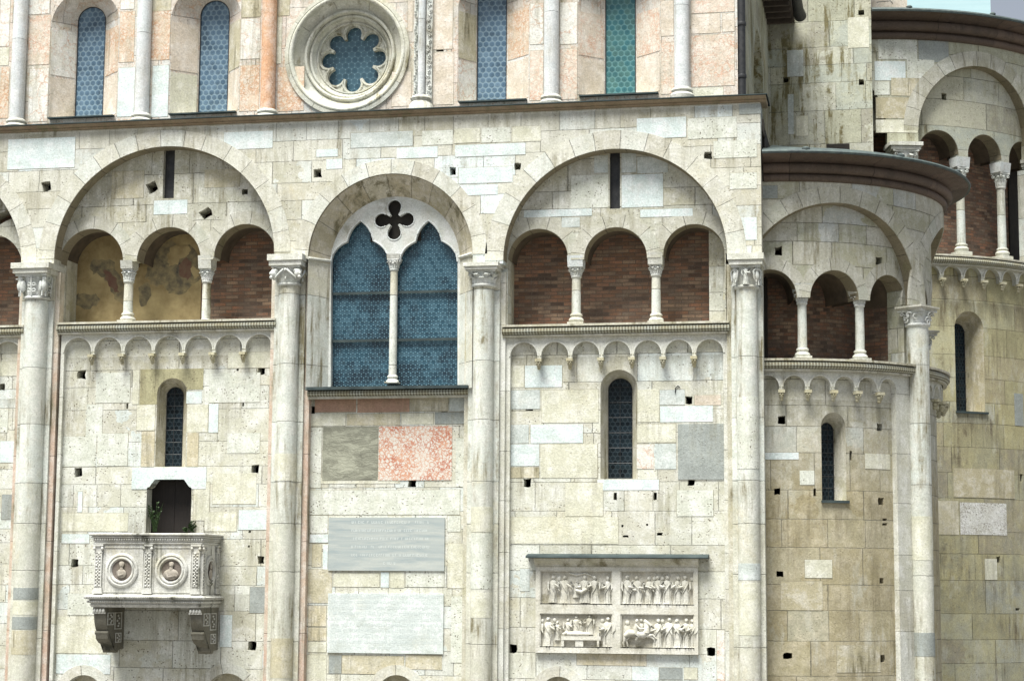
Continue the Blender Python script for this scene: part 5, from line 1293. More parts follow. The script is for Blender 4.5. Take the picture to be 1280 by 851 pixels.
blocks('repair_stones', [(948, 565, 998, 574, 'b_white'), (1000, 588, 1018, 606, 'b_pit'), (1081, 567, 1112, 586, 'b_cream'), (1006, 699, 1040, 722, 'b_cream'), (976, 726, 1028, 762, 'b_ochre'), (1046, 806, 1100, 840, 'b_ochre')], y_, CATH, H1, B1, proud=.004)
blocks('repair_stones', [(953, 232, 972, 248, 'b_grey')], 0, CATH, H1, B1)
# piers with engaged columns
for rep in (0, 1):
    s_ = pier_s+rep*per
    M().box(s_-hw*.98, s_+hw*.98, .03, .5, 0, zspr-.25, 0, 4).build('pilaster', 'shaft', CATH, B1)
    M().box(s_-hw*1.35, s_-hw*.99, .09, .5, 0, zspr-.35, 0, 2).build('pilaster_step', 'trim', CATH, B1)
    M().box(s_+hw*.99, s_+hw*1.35, .09, .5, 0, zspr-.35, 0, 2).build('pilaster_step', 'trim', CATH, B1)
    p = B1((s_, .02, 0)); ang = s_/C1.r
    root = empty('half_column', (p[0], p[1], 0), CATH); root.rotation_euler = (0, 0, ang)
    zc = H1(1148, 408, 0)[1]; rr = .24
    M().lathe(0, 0, [(rr, 0), (rr, zc)], 32).build('shaft', 'shaft', root)
    capital('swirl', zc, H1(1148, 389, 0)[1], rr*.98, rr*1.35).build('capital', 'carve', root, smooth=60)
    za2, za = H1(1148, 389, 0)[1], zspr; h = za-za2
    mm = M(); mm.box(-.33, .33, -.31, .35, za2+.003, za2+h*.5); mm.box(-.37, .37, -.35, .35, za2+h*.5+.002, za); mm.build('abacus', 'trim', root)
# cornice and roof
def corn(C, z, s0, s1, rim, sc=1.0, topslope=.25, n=60, y0=0):
    root = empty('apse_cornice', (0, 0, 0), CATH); b = C.bend
    def rl(yc, zc, r): return [(yc-r*math.sin(pi*j/8), zc-r*math.cos(pi*j/8)) for j in range(9)]
    prof = [(y0+.03, z-.02*sc)]+rl(y0-.02, z+.09*sc, .10*sc)+[(y0-.04, z+.21*sc)]+rl(y0-.14*sc, z+.33*sc, .13*sc)+[(y0-.20*sc, z+.47*sc), (y0-.30*sc, z+.52*sc), (y0-rim*.80, z+.56*sc), (y0-rim*.96, z+.60*sc)]
    M().profx([(p[0], p[1]) for p in prof], s0, s1, 0, n).build('mouldings', 'terra', root, b)
    M().profx([(y0-rim*.94, z+.603*sc), (y0-rim*1.03, z+.60*sc), (y0-rim*1.05, z+.645*sc), (y0-rim*1.0, z+.69*sc), (y0-.1, z+.70*sc+rim*topslope)], s0, s1, 0, n).build('roof_edge', 'slate', root, b)
    mm = M(); rows = []
    ss = [s0+(s1-s0)*i/n for i in range(n+1)]
    for f in (0, .25, .5, .75, 1): rows.append([(s_, (y0-rim)*(1-f)+(C.r*.98)*f, z+.68*sc+(C.r+rim)*f*topslope) for s_ in ss])
    mm.grid(rows, [[(q[0], f*4) for q in r_] for f, r_ in enumerate(rows)]); mm.build('roof', 'slate', root, b)
    for i in range(4, n, 11):
        mm = M(); s_ = ss[i]+.1; mm.ell((s_, y0-rim*.9, z+.72*sc), (.085, .085, .055), 8, 5); mm.build('roof_knob', 'slate', root, b)
    return root
ctop = (H1(960, 182, -.6)[1]+H1(1120, 203, -.6)[1])/2
corn(C1, zr, .03, sB, .62, (ctop-zr)/.66)

# ------------------------------------------------------------------ main apse
B2 = C2.bend; H2 = C2.hit
s0, s1 = H2(1085, 100, 0)[0]-1.2, 6.4*R(140)
zr2 = (H2(1100, 47, 0)[1]+H2(1230, 62, 0)[1])/2+.03
ctop2 = (H2(1095, 9, -.6)[1]+H2(1240, 22, -.6)[1])/2
bg1 = Arch(1148, 1300, 83, 170, H2, 0, 150)
bl = H2(1147.5, 150, 0)[0]; bm_ = H2(1226, 84, 0)[0]
bg1.cx = bm_; bg1.r = bm_-bl; bg1.xl = bl; bg1.xr = bm_+bg1.r; bg1.zt = H2(1228, 83.5, 0)[1]; bg1.zs = bg1.zt-bg1.r
zsp2 = H2(1138, 181, 0)[1]
bg1.zs = max(bg1.zs, zsp2+.02)
pier2 = H2(1129, 185, 0)[0]; hw2 = bl-pier2; per2 = 2*(bg1.r+hw2)
bgs = []
for q in (-1, 0, 1):
    a_ = copy.copy(bg1); a_.cx += q*per2; a_.xl += q*per2; a_.xr += q*per2; bgs.append(a_)
pts = [(s0, zr2)]
# the left neighbour is mostly hidden behind the choir wall: cut only its right half
la = bgs[0]; arcp = [p for p in la.arc(60) if p[0] > s0+.02]
pts += arcp+[(la.xr, zsp2)]
for a_ in bgs[1:]: pts += [(a_.xl, zsp2)]+a_.arc(44)+[(a_.xr, zsp2)]
pts += [(s1, zsp2), (s1, zr2)]
plate('main_apse_spandrel', pts, [], 0, .34, 'apse2u', CATH, B2)
for a_ in bgs[1:]:
    ring('archivolt', a_, a_.r-.002, a_.r+.42, -.010, .05, 'vouss2', CATH, B2)
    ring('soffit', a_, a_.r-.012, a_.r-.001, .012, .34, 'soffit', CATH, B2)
c0, c1_ = H2(1200.5, 250, .5)[0], H2(1251.5, 260, .5)[0]
pt2 = c1_-c0; m2 = Arch(1208, 1249, 168, 240, H2, .3, 200); m2.cx = (c0+c1_)/2; m2.r = pt2*.40; m2.xl = m2.cx-m2.r; m2.xr = m2.cx+m2.r; m2.zs = m2.zt-m2.r
zst = (H2(1195, 321, -.05)[1]+H2(1270, 335.5, -.05)[1])/2
zl2 = zst+.12; zi2 = H2(1251, 205, .3)[1]; m2.zb = zl2
for rep in (-1, 0, 1):
    al = []
    for d_ in (-1, 0, 1):
        q = copy.copy(m2); dd = d_*pt2+rep*per2; q.cx += dd; q.xl += dd; q.xr += dd; al.append(q)
    xl_, xr_ = bg1.xl-.15+rep*per2, bg1.xr+.15+rep*per2
    xl_ = min(xl_, al[0].xl-.06); xr_ = max(xr_, al[-1].xr+.06)
    hs = [hole(1180, 121, 6, 8, H2, .3)] if rep == 0 else []
    plate('main_apse_arcade', notch(xl_, xr_, zr2-.05, zl2, zl2, al, zi2), hs, .30+.004*rep, .74, 'apse2u', CATH, B2)
    for q, a_ in enumerate(al):
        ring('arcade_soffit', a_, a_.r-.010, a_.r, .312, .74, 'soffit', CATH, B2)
        mm = M(); arc = a_.arc(14); mm.grid([[(p[0], .75, p[1]+.02) for p in arc], [(p[0], 1.34, p[1]+.02) for p in arc]]); mm.build('small_vault', 'gallery_shade', CATH, B2)
    if rep >= 0:
        for c_ in (c0, c1_):
            s_ = c_+rep*per2
            def h_(px, py, y=0): return (s_, H2(1251, py, y)[1])
            colonnette(1251, .5, h_, 205, 217, 236, 311, 325, .125, CATH, .42, y=.50, cyl=C2, idepth=.44)
for s_ in (pier2, pier2+per2):
    p = B2((s_, .02, 0)); root = empty('half_column', (p[0], p[1], 0), CATH); root.rotation_euler = (0, 0, s_/C2.r)
    za = zsp2; za2 = H2(1138, 190, 0)[1]; zc = za2-.55
    M().lathe(0, 0, [(.27, 0), (.27, zc)], 28).build('shaft', 'shaft', root)
    capital('acanthus', zc, za2, .265, .37).build('capital', 'carve', root, smooth=60)
    mm = M(); mm.box(-.42, .42, -.36, .35, za2+.003, za2+.10); mm.box(-.47, .47, -.41, .35, za2+.103, za); mm.build('abacus', 'trim', root)
    M().box(s_-hw2*.98, s_+hw2*.98, .05, .5, 0, zsp2-.3, 0, 4).build('pilaster', 'shaft', CATH, B2)
M().box(s0, s1, 1.35, 1.40, zl2-.3, zr2, 0, n_).build('gallery_back_wall', 'brick2', CATH, B2, smooth=0)
M().box(s0, s1, .2, 1.35, zr2-.3, zr2-.05, 0, n_).build('gallery_ceiling', 'gallery_shade', CATH, B2)
gd = H2(1262, 260, 1.30)[0]
M().box(gd, gd+1.1, 1.31, 1.34, zl2, H2(1262, 226, 1.85)[1], 0, 3).build('gallery_door', 'void', CATH, B2)
string_course(H2(1100, 330, 0)[0], s1, zst, .06, CATH, B2, rad=.10, depth=1.27, nx=50)
ca = [H2((a_+b_)/2, 360, .14)[0] for a_, b_ in ((1187, 1200), (1205, 1227), (1231, 1249.5), (1253, 1269.5))]
pc = (ca[3]-ca[1])/2; cc = []; i = 0
while ca[1]-pc*5+pc*i < s1-1:
    a_ = Arch.__new__(Arch); a_.cx = ca[1]-pc*5+pc*i; a_.r = pc/2-.055; a_.xl = a_.cx-a_.r; a_.xr = a_.cx+a_.r; a_.zt = (H2(1216, 332, .14)[1]+H2(1261, 341.5, .14)[1])/2; a_.zs = a_.zt-a_.r; a_.zb = 0
    if a_.xl > s0+.1: cc.append(a_)
    i += 1
zm = cc[0].zs-.10
plate('corbel_table', notch(s0, cc[-1].xr+.3, zst-.13, zm-.0, zm-.0, cc, zm), [], .12, .36, 'trim', CATH, B2)
for a_ in cc[:14]: ring('corbel_arch_rim', a_, a_.r, a_.r+.035, .10, .13, 'trim', CATH, B2, n=20)
for p, q in zip(cc[:14], cc[1:]): corbel((p.xr+q.xl)/2, zm, .12, CATH, B2, 1.3)
y_ = .26
w2o = Arch(1194, 1230, 389, 514, H2, y_, 450); w2i = copy.copy(w2o); w2i.r = w2o.r*.55; w2i.xl = w2o.cx-w2i.r; w2i.xr = w2o.cx+w2i.r; w2i.zt = w2o.zt-.28; w2i.zs = w2i.zt-w2i.r; w2i.zb = w2o.zb+.02
plate('main_apse_wall', [(s0, 0), (s1, 0), (s1, zst), (s0, zst)], [w2o.outline(), hole(1276.5, 597, 4, 10, H2, y_), hole(1247.5, 699, 4, 7, H2, y_), hole(1272, 761, 5, 3, H2, y_)], y_, y_+.4, 'apse2', CATH, B2)
lancet(w2o, w2i, y_, y_+.60, CATH, 'glassD', bend=B2, rmat='b_ochre')
M().box(w2o.xl-.02, w2o.xr+.08, y_-.06, y_+.4, w2o.zb-.06, w2o.zb-.003, 0, 3).build('lead_sill', 'lead', CATH, B2)
M().box(s0, s1, 2.4, 2.5, 0, zr2, 0, 30).build('core_wall', 'void', CATH, B2)
MAT['b_holey'] = stone('block_wormholed', [(0, (.60, .60, .56)), (1, (.66, .68, .65))], mode='plain', stain=.05, pit=1.0, vein=((.16, .12, .08), 14.0, .10), stretch=False)
BNAME['b_holey'] = 'wormholed_block'
blocks('repair_stones', [(1200, 628, 1258, 668, 'b_holey'), (1172, 626, 1198, 668, 'b_tan'), (1268, 492, 1279, 532, 'b_grey'), (1192, 586, 1268, 622, 'b_ochre'), (1231, 698, 1246, 724, 'b_cream')], y_, CATH, H2, B2, proud=.004)
blocks('repair_stones', [(1098, 47, 1146, 74, 'b_pit'), (1148, 50, 1186, 78, 'b_grey'), (1093, 77, 1132, 101, 'b_white'), (1134, 75, 1168, 98, 'b_pit'), (1114, 98, 1150, 120, 'b_tan'), (1095, 122, 1138, 148, 'b_ochre'), (1093, 103, 1112, 119, 'b_pit'), (1095, 150, 1147, 166, 'b_cream')], 0, CATH, H2, B2, proud=.004)
corn(C2, zr2, H2(1088, 30, 0)[0], s1, .60, (ctop2-zr2)/.66, n=70)
M().box(C2.cx-5, C2.cx+5, 12.4, 17, 8, zr2+.3).build('core_wall', 'void', CATH) if False else None

# ================================================================== frescoed plaster in the left gallery
Yb = 1.40
a, b, c_, d = rect(60, 290, 252, 404, y=Yb)
M().box(a, b, Yb-.02, Yb+.05, zsA, d+.4).build('painted_plaster', 'plaster', CATH, smooth=0)
def patch(pxs, mk, y, nm):
    """irregular area of surviving paint, a thin film on the plaster"""
    pts = [P(q[0], q[1], y) for q in pxs]; out = []
    for i in range(len(pts)):
        p0, p1, p2 = pts[i-1], pts[i], pts[(i+1) % len(pts)]
        for t in (0, .33, .66):
            q0 = ((p0[0]+p1[0])/2, (p0[1]+p1[1])/2); q2 = ((p1[0]+p2[0])/2, (p1[1]+p2[1])/2)
            x = (1-t)**2*q0[0]+2*t*(1-t)*p1[0]+t*t*q2[0]; z = (1-t)**2*q0[1]+2*t*(1-t)*p1[1]+t*t*q2[1]
            out.append((x+rnd.uniform(-.045, .045), z+rnd.uniform(-.045, .045)))
    plate(nm, out, [], y, y+.004, mk, CATH)
y = Yb-.026
patch([(113, 330), (125, 322), (140, 326), (150, 345), (156, 365), (158, 382), (150, 378), (140, 366), (134, 350), (124, 343), (114, 342)], 'fresco1', y, 'painted_area')
patch([(127, 336), (138, 338), (146, 352), (150, 368), (141, 362), (134, 350)], 'fresco2', y-.006, 'painted_area')
patch([(88, 372), (98, 366), (113, 366), (126, 371), (122, 382), (110, 387), (92, 384)], 'fresco1', y, 'painted_area')
patch([(188, 318), (204, 304), (214, 300), (222, 312), (240, 305), (246, 318), (252, 340), (250, 352), (238, 354), (236, 366), (222, 368), (210, 366), (204, 356), (190, 358), (186, 344), (180, 352), (184, 330)], 'fresco1', y, 'painted_area')
patch([(222, 326), (236, 322), (240, 336), (236, 352), (228, 346), (222, 340)], 'fresco2', y-.006, 'painted_area')
patch([(170, 362), (184, 350), (190, 366), (184, 382), (174, 384)], 'fresco1', y, 'painted_area')
patch([(208, 316), (216, 306), (234, 308), (240, 316), (226, 324), (218, 334), (208, 330)], 'plaster', y-.009, 'bare_plaster')
patch([(238, 334), (250, 334), (249, 348), (240, 346)], 'plaster', y-.009, 'bare_plaster')

# ================================================================== pulpit balcony
MAT['pulpit'] = stone('pulpit_marble', [(0, (.46, .45, .40)), (.5, (.56, .56, .52)), (1, (.42, .41, .35))], mode='plain', stain=.8, pit=.15, grime=(.12, .12, .09))
MAT['pulpit_d'] = stone('pulpit_marble_shaded', [(0, (.13, .125, .10)), (.5, (.19, .18, .145)), (1, (.11, .105, .085))], mode='plain', stain=.9, pit=.2, grime=(.06, .06, .045))  # darkened pulpit marble: shade under the balcony put into the colour
pb = empty('pulpit_balcony', (P(190, 700, YW)[0], YW, P(190, 760, YW)[1]), None, label='carved marble pulpit balcony with round portrait medallions, on two scroll brackets', cat='balcony')
def pbuild(mm, nm, mat='pulpit', smooth=40):
    o = mm.build(nm, mat, None, smooth=smooth); o.parent = pb; o.matrix_parent_inverse = pb.matrix_basis.inverted() if False else Matrix.Translation(-pb.location); return o
Yp = -.70
xl, zt0 = P(119.5, 672, Yp); xr, _ = P(252, 668, Yp)
z_top = P(185, 666, Yp-.1)[1]; z_rail = P(185, 680, Yp)[1]; z_bot = P(185, 743, Yp)[1]; z_slab = P(185, 759, Yp-.1)[1]
Yq = YW-.004
# parapet body (three sided, hollow)
mm = M(); mm.box(xl, xr, Yp, Yp+.12, z_bot, z_rail); mm.box(xl, xl+.12, Yp+.123, Yq, z_bot, z_rail); mm.box(xr-.12, xr, Yp+.123, Yq, z_bot, z_rail)
pbuild(mm, 'parapet', smooth=0)
def around(prof, nm, mat='pulpit'):
    """moulding profile [(outset, z)] mitred round the front and both sides"""
    mm = M(); rows = []
    for o_, z_ in prof: rows.append([(xl-o_, Yq, z_), (xl-o_, Yp-o_, z_), ((xl+xr)/2, Yp-o_, z_), (xr+o_, Yp-o_, z_), (xr+o_, Yq, z_)])
    mm.grid(rows); pbuild(mm, nm, mat, 25)
h = z_top-z_rail
around([(-.12, z_rail), (.02, z_rail), (.035, z_rail+h*.08), (.035, z_rail+h*.16), (.01, z_rail+h*.18), (.01, z_rail+h*.24), (.045, z_rail+h*.27), (.045, z_rail+h*.33), (.025, z_rail+h*.35), (.025, z_rail+h*.55), (.075, z_rail+h*.58), (.085, z_rail+h*.66), (.06, z_rail+h*.69), (.06, z_rail+h*.74), (.10, z_rail+h*.78), (.115, z_rail+h*.86), (.115, z_top-.015), (.10, z_top), (-.12, z_top)], 'top_rail')
mm = M(); n = 46
for i in range(n):
    x = xl-.06+(xr-xl+.12)*(i+.5)/n; mm.box(x-.018, x+.018, Yp-.065, Yp-.02, z_rail+h*.37, z_rail+h*.53)
for i in range(18):
    y_ = Yp-.05+(Yq-Yp)*(i+.5)/18; mm.box(xr+.02, xr+.065, y_-.018, y_+.018, z_rail+h*.37, z_rail+h*.53)
tag(pbuild(mm, 'dentils', smooth=0), kind='stuff')
zs_ = z_slab; hh = z_bot-z_slab
around([(-.4, zs_), (.03, zs_), (.04, zs_+hh*.08), (.07, zs_+hh*.20), (.045, zs_+hh*.24), (.045, zs_+hh*.30), (.10, zs_+hh*.36), (.11, zs_+hh*.50), (.07, zs_+hh*.54), (.07, zs_+hh*.60), (.16, zs_+hh*.66), (.17, zs_+hh*.74), (.17, zs_+hh*.86), (.09, zs_+hh*.90), (.09, zs_+hh*.93), (.02, zs_+hh*1.0), (-.12, z_bot)], 'base_moulding')
mm = M(); n = 52
for i in range(n):
    x = xl-.12+(xr-xl+.24)*(i+.5)/n; mm.ell((x, Yp-.175, zs_+hh*.80), (.024, .02, hh*.07), 6, 4); mm.ell((x, Yp-.115, zs_+hh*.43), (.020, .02, hh*.09), 6, 4)
for i in range(20):
    y_ = Yp-.1+(Yq-Yp)*(i+.5)/20; mm.ell((xr+.175, y_, zs_+hh*.80), (.02, .024, hh*.07), 6, 4)
tag(pbuild(mm, 'egg_and_dart', smooth=60), kind='stuff')
M_ = M(); M_.box(xl-.01, xr+.01, Yp, Yq, zs_+.002, zs_+.08); pbuild(M_, 'floor_slab', 'pulpit_d', 0)
def pilaster(f, side=False, seed=0):
    """carved pilaster with base, capital and a sunk strip of ornament"""
    r_ = random.Random(seed); mm = M(); w_ = .085; z0, z1 = z_bot+.02, z_rail
    H_ = z1-z0
    def bx(u0, u1, d0, d1, za, zb_):
        if not side: mm.box(f+u0, f+u1, Yp-d1, Yp-d0, za, zb_)
        else: mm.box(xr+d0, xr+d1, f+u0, f+u1, za, zb_)
    bx(-w_, w_, -.01, .035, z0+.12*H_, z1-.18*H_); bx(-w_*1.35, w_*1.35, -.01, .07, z0, z0+.06*H_); bx(-w_*1.2, w_*1.2, -.01, .055, z0+.061*H_, z0+.118*H_)
    bx(-w_*1.15, w_*1.15, -.01, .05, z1-.179*H_, z1-.15*H_); bx(-w_*.95, w_*.95, -.01, .045, z1-.149*H_, z1-.04*H_); bx(-w_*1.4, w_*1.4, -.01, .075, z1-.039*H_, z1-.002)
    for sg in (-1, 1):
        bx(sg*w_*.85-.012, sg*w_*.85+.012, .036, .052, z0+.13*H_, z1-.19*H_)
        c_ = (f+sg*w_*1.1, Yp-.06, z1-.09*H_) if not side else (xr+.06, f+sg*w_*1.1, z1-.09*H_); mm.ell(c_, (.035, .035, .04), 8, 6)
    z_ = z0+.16*H_; i = 0
    while z_ < z1-.22*H_:
        for sg in (-1, 1):
            u = sg*w_*.38; c_ = (f+u, Yp-.045, z_) if not side else (xr+.045, f+u, z_)
            mm.ell(c_, (.030 if not side else .02, .02 if not side else .03, .016+.014*r_.random()), 6, 4)
        c_ = (f+r_.uniform(-.02, .02), Yp-.05, z_+.035) if not side else (xr+.05, f+r_.uniform(-.02, .02), z_+.035); mm.ell(c_, (.022, .024, .022), 6, 4)
        z_ += .075; i += 1
    pbuild(mm, 'pilaster', smooth=45)
xm = (xl+xr)/2+.02
for i, f in enumerate((xl+.10, xm, xr-.10)): pilaster(f, False, i)
for i, f in enumerate((Yp+.10, Yq-.10)): pilaster(f, True, 10+i)
MAT['bustm'] = stone('bust_marble', [(0, (.30, .27, .23)), (.5, (.38, .35, .30)), (1, (.25, .22, .19))], mode='plain', stain=.3, pit=.1, stretch=False)
def medallion(cx, cz, r_, side=False, kind=0):
    md = empty('medallion', (0, 0, 0), None, ); md.parent = pb; md.matrix_parent_inverse = Matrix.Translation(-pb.location)
    def mp_(u, d, z): return (cx+u, Yp-d, z) if not side else (xr+d, cx+u, z)
    prof = [(r_, .004), (r_, .03), (r_*.93, .05), (r_*.86, .052), (r_*.82, .03), (r_*.78, .028), (r_*.74, .05), (r_*.68, .052), (r_*.62, .02), (r_*.60, .003)]
    mm = M(); n = 44
    mm.grid([[mp_(q*math.cos(2*pi*i/n), d_, cz+q*math.sin(2*pi*i/n)) for i in range(n)] for q, d_ in prof], None, 0, True); mm.build('ring_moulding', 'pulpit', md, smooth=50)
    mm = M(); mm.grid([[mp_(q*math.cos(2*pi*i/n), d_, cz+q*math.sin(2*pi*i/n)) for i in range(n)] for q, d_ in ((r_*.605, .004), (r_*.60, .002), (.001, .0015))], None, 0, True); mm.build('dark_ground', 'medalg', md, smooth=0)
    mm = M(); f = M()
    s_ = r_*.66
    if kind == 0: f.ell((0, 0, .50), (.22, .24, .27), 12, 9); f.ell((0, .04, .62), (.26, .22, .2), 12, 8); f.tube([(0, 0, .3), (0, 0, .05)], [.13, .16], 10); f.ell((0, .05, -.30), (.46, .28, .42), 14, 9); f.tube([(-.35, -.1, -.1), (-.2, -.25, -.5), (.2, -.3, -.35)], [.12, .12, .07], 8)
    elif kind == 1: f.ell((.02, 0, .52), (.21, .24, .26), 12, 9); f.ell((.02, .02, .62), (.24, .2, .18), 12, 8); f.tube([(0, 0, .35), (0, 0, .05)], [.13, .18], 10); f.ell((0, .05, -.35), (.70, .30, .50), 16, 9); f.tube([(-.5, -.12, -.2), (-.25, -.3, -.62), (.25, -.3, -.5)], [.14, .13, .08], 8); f.box(.12, .62, -.36, -.2, -.52, -.36)
    else: f.ell((0, 0, .42), (.22, .24, .27), 12, 9); f.ell((0, .05, -.35), (.45, .28, .5), 14, 9)
    f.ell((0, -.22, .46), (.05, .08, .07), 6, 5)
    o_ = M(); 
    for v in f.v: o_.v.append(mp_(v[0]*s_, .035-v[1]*s_*.35, cz+v[2]*s_*.95))
    o_.f, o_.uv, o_.mi = f.f, f.uv, f.mi
    o_.build('bust', 'bustm', md, smooth=60)
MAT['medalg'] = stone('medallion_ground', [(0, (.15, .125, .11)), (.5, (.21, .18, .155)), (1, (.13, .11, .09))], mode='plain', stain=.3, pit=.1)
zm_ = (z_bot+z_rail)/2-.02
medallion(P(152.5, 713, Yp)[0], zm_, .385, False, 0); medallion(P(214.5, 712, Yp)[0], zm_, .385, False, 1); medallion((Yp+Yq)/2, zm_, .34, True, 2)
# sunk panel frames on the front
for fa, fb in ((xl+.22, xm-.12), (xm+.12, xr-.22)):
    mm = M(); t = .02; za, zb_ = z_bot+.05, z_rail-.06
    mm.box(fa, fb, Yp-.016, Yp+.01, zb_-t, zb_); mm.box(fa, fb, Yp-.016, Yp+.01, za, za+t); mm.box(fa, fa+t, Yp-.015, Yp+.01, za+t, zb_-t); mm.box(fb-t, fb, Yp-.015, Yp+.01, za+t, zb_-t)
    pbuild(mm, 'panel_frame', smooth=0)
# scroll brackets
def bracket(x0, x1):
    br = empty('bracket', (0, 0, 0), None); br.parent = pb; br.matrix_parent_inverse = Matrix.Translation(-pb.location)
    zt_ = zs_; pr = [(Yp+.0, zt_), (Yp-.02, zt_-.05), (Yp+.02, zt_-.12), (Yp+.06, zt_-.15), (Yp+.05, zt_-.18), (Yp+.08, zt_-.32), (Yp+.15, zt_-.46), (Yp+.22, zt_-.52), (Yp+.22, zt_-.56), (Yp+.17, zt_-.60), (Yp+.20, zt_-.70), (Yp+.34, zt_-.79), (Yp+.48, zt_-.83), (Yp+.56, zt_-.88), (Yp+.58, zt_-.96), (Yp+.66, zt_-1.02), (Yp+.78, zt_-1.02), (Yp+.86, zt_-.96), (Yq, zt_-.94), (Yq, zt_)]
    mm = M()
    n = len(pr)
    mm.grid([[(x0, p[0], p[1]) for p in pr], [(x1, p[0], p[1]) for p in pr]], None, 0, True)
    # cheeks as a fan of quads
    for x in (x0, x1):
        for i in range(n//2-1): mm.poly([(x, *pr[i]), (x, *pr[i+1]), (x, *pr[n-2-i]), (x, *pr[n-1-i])])
    mm.build('scroll', 'pulpit_d', br, smooth=35)
    mm = M(); wx = (x1-x0)
    for i in range(4): mm.ell((x0+wx*(i+.5)/4, Yp-.0, zt_-.085), (wx*.13, .05, .055), 8, 6)
    mm.tube([(x0-.01, Yp+.0, zt_-.13), (x1+.01, Yp+.0, zt_-.13)], .02, 6)
    mm.build('volute', 'pulpit', br, smooth=60)
    for zz, yy in ((-.57, .2), (-.98, .68)): M().tube([(x0-.012, Yp+yy, zt_+zz), (x1+.012, Yp+yy, zt_+zz)], .045, 8).build('volute', 'pulpit_d', br)
    mm = M()
    for (ya, yb, za, zb_) in ((.14, .5, -.40, -.12), (.56, .95, -.50, -.12), (.62, .95, -.80, -.58)):
        e = .012
        for (a1_, a2_, b1_, b2_) in ((ya, yb, zb_-.02, zb_), (ya, yb, za, za+.02), (ya, ya+.02, za+.02, zb_-.02), (yb-.02, yb, za+.02, zb_-.02)):
            mm.box(x1, x1+.015, Yp+a1_, Yp+a2_, zt_+b1_, zt_+b2_)
        cy_, cz_ = (ya+yb)/2, (za+zb_)/2
        for k_ in range(5): mm.ell((x1+.01, Yp+cy_+.06*math.sin(k_*2.4), zt_+cz_+(k_-2)*(zb_-za)*.15), (.02, .035, .025), 6, 4)
    mm.build('carved_panel', 'pulpit', br, smooth=45)
bracket(P(116, 775, Yp)[0], P(131, 775, Yp)[0]); bracket(P(236.5, 775, Yp)[0], P(251.5, 775, Yp)[0])

# ================================================================== relief panel
MAT['relief'] = stone('relief_marble', [(0, (.54, .52, .44)), (.5, (.60, .59, .52)), (1, (.50, .47, .38))], mode='plain', stain=.35, pit=.1, stretch=False)
MAT['reliefbg'] = stone('relief_ground', [(0, (.46, .43, .35)), (.5, (.52, .50, .42)), (1, (.42, .385, .30))], mode='plain', stain=.6, pit=.1, stretch=False)
ra_, rb_, rc_, rd_ = rect(669.5, 708, 872.5, 816.5, y=YW-.1)
rp = empty('relief_panel', ((ra_+rb_)/2, YW, rc_), None, label='framed marble relief of four scenes crowded with robed figures under a lead-topped ledge', cat='relief')
def rpar(o): o.parent = rp; o.matrix_parent_inverse = Matrix.Translation(-rp.location); return o
cells = []
for (x0, y0, x1, y1) in ((675, 713, 765.5, 755.5), (775.5, 713, 867.5, 755.5), (674.5, 767, 764.5, 809.5), (775.5, 767, 867.5, 809.5)): cells.append(rect(x0, y0, x1, y1, y=YW-.1))
zmidu = sum(c[2] for c in cells[:2])/2; zmidu2 = sum(c[3] for c in cells[:2])/2; zml = sum(c[2] for c in cells[2:])/2; zml2 = sum(c[3] for c in cells[2:])/2
cells = [(cells[0][0], cells[0][1], zmidu, zmidu2), (cells[1][0], cells[1][1], zmidu, zmidu2), (cells[0][0], cells[0][1], zml, zml2), (cells[1][0], cells[1][1], zml, zml2)]
Yr = YW-.105
o = plate('frame', [(ra_, rc_), (rb_, rc_), (rb_, rd_), (ra_, rd_)], [[(a, c_), (b, c_), (b, d), (a, d)] for a, b, c_, d in cells], Yr, YW+.0, 'relief'); rpar(o)
for a, b, c_, d in cells:
    mm = M(); e = .022
    mm.box(a, b, Yr+.02, Yr+.05, d-e, d); mm.box(a, b, Yr+.02, Yr+.05, c_, c_+e); mm.box(a, a+e, Yr+.02, Yr+.05, c_+e, d-e); mm.box(b-e, b, Yr+.02, Yr+.05, c_+e, d-e)
    rpar(mm.build('inner_fillet', 'relief', None, smooth=0))
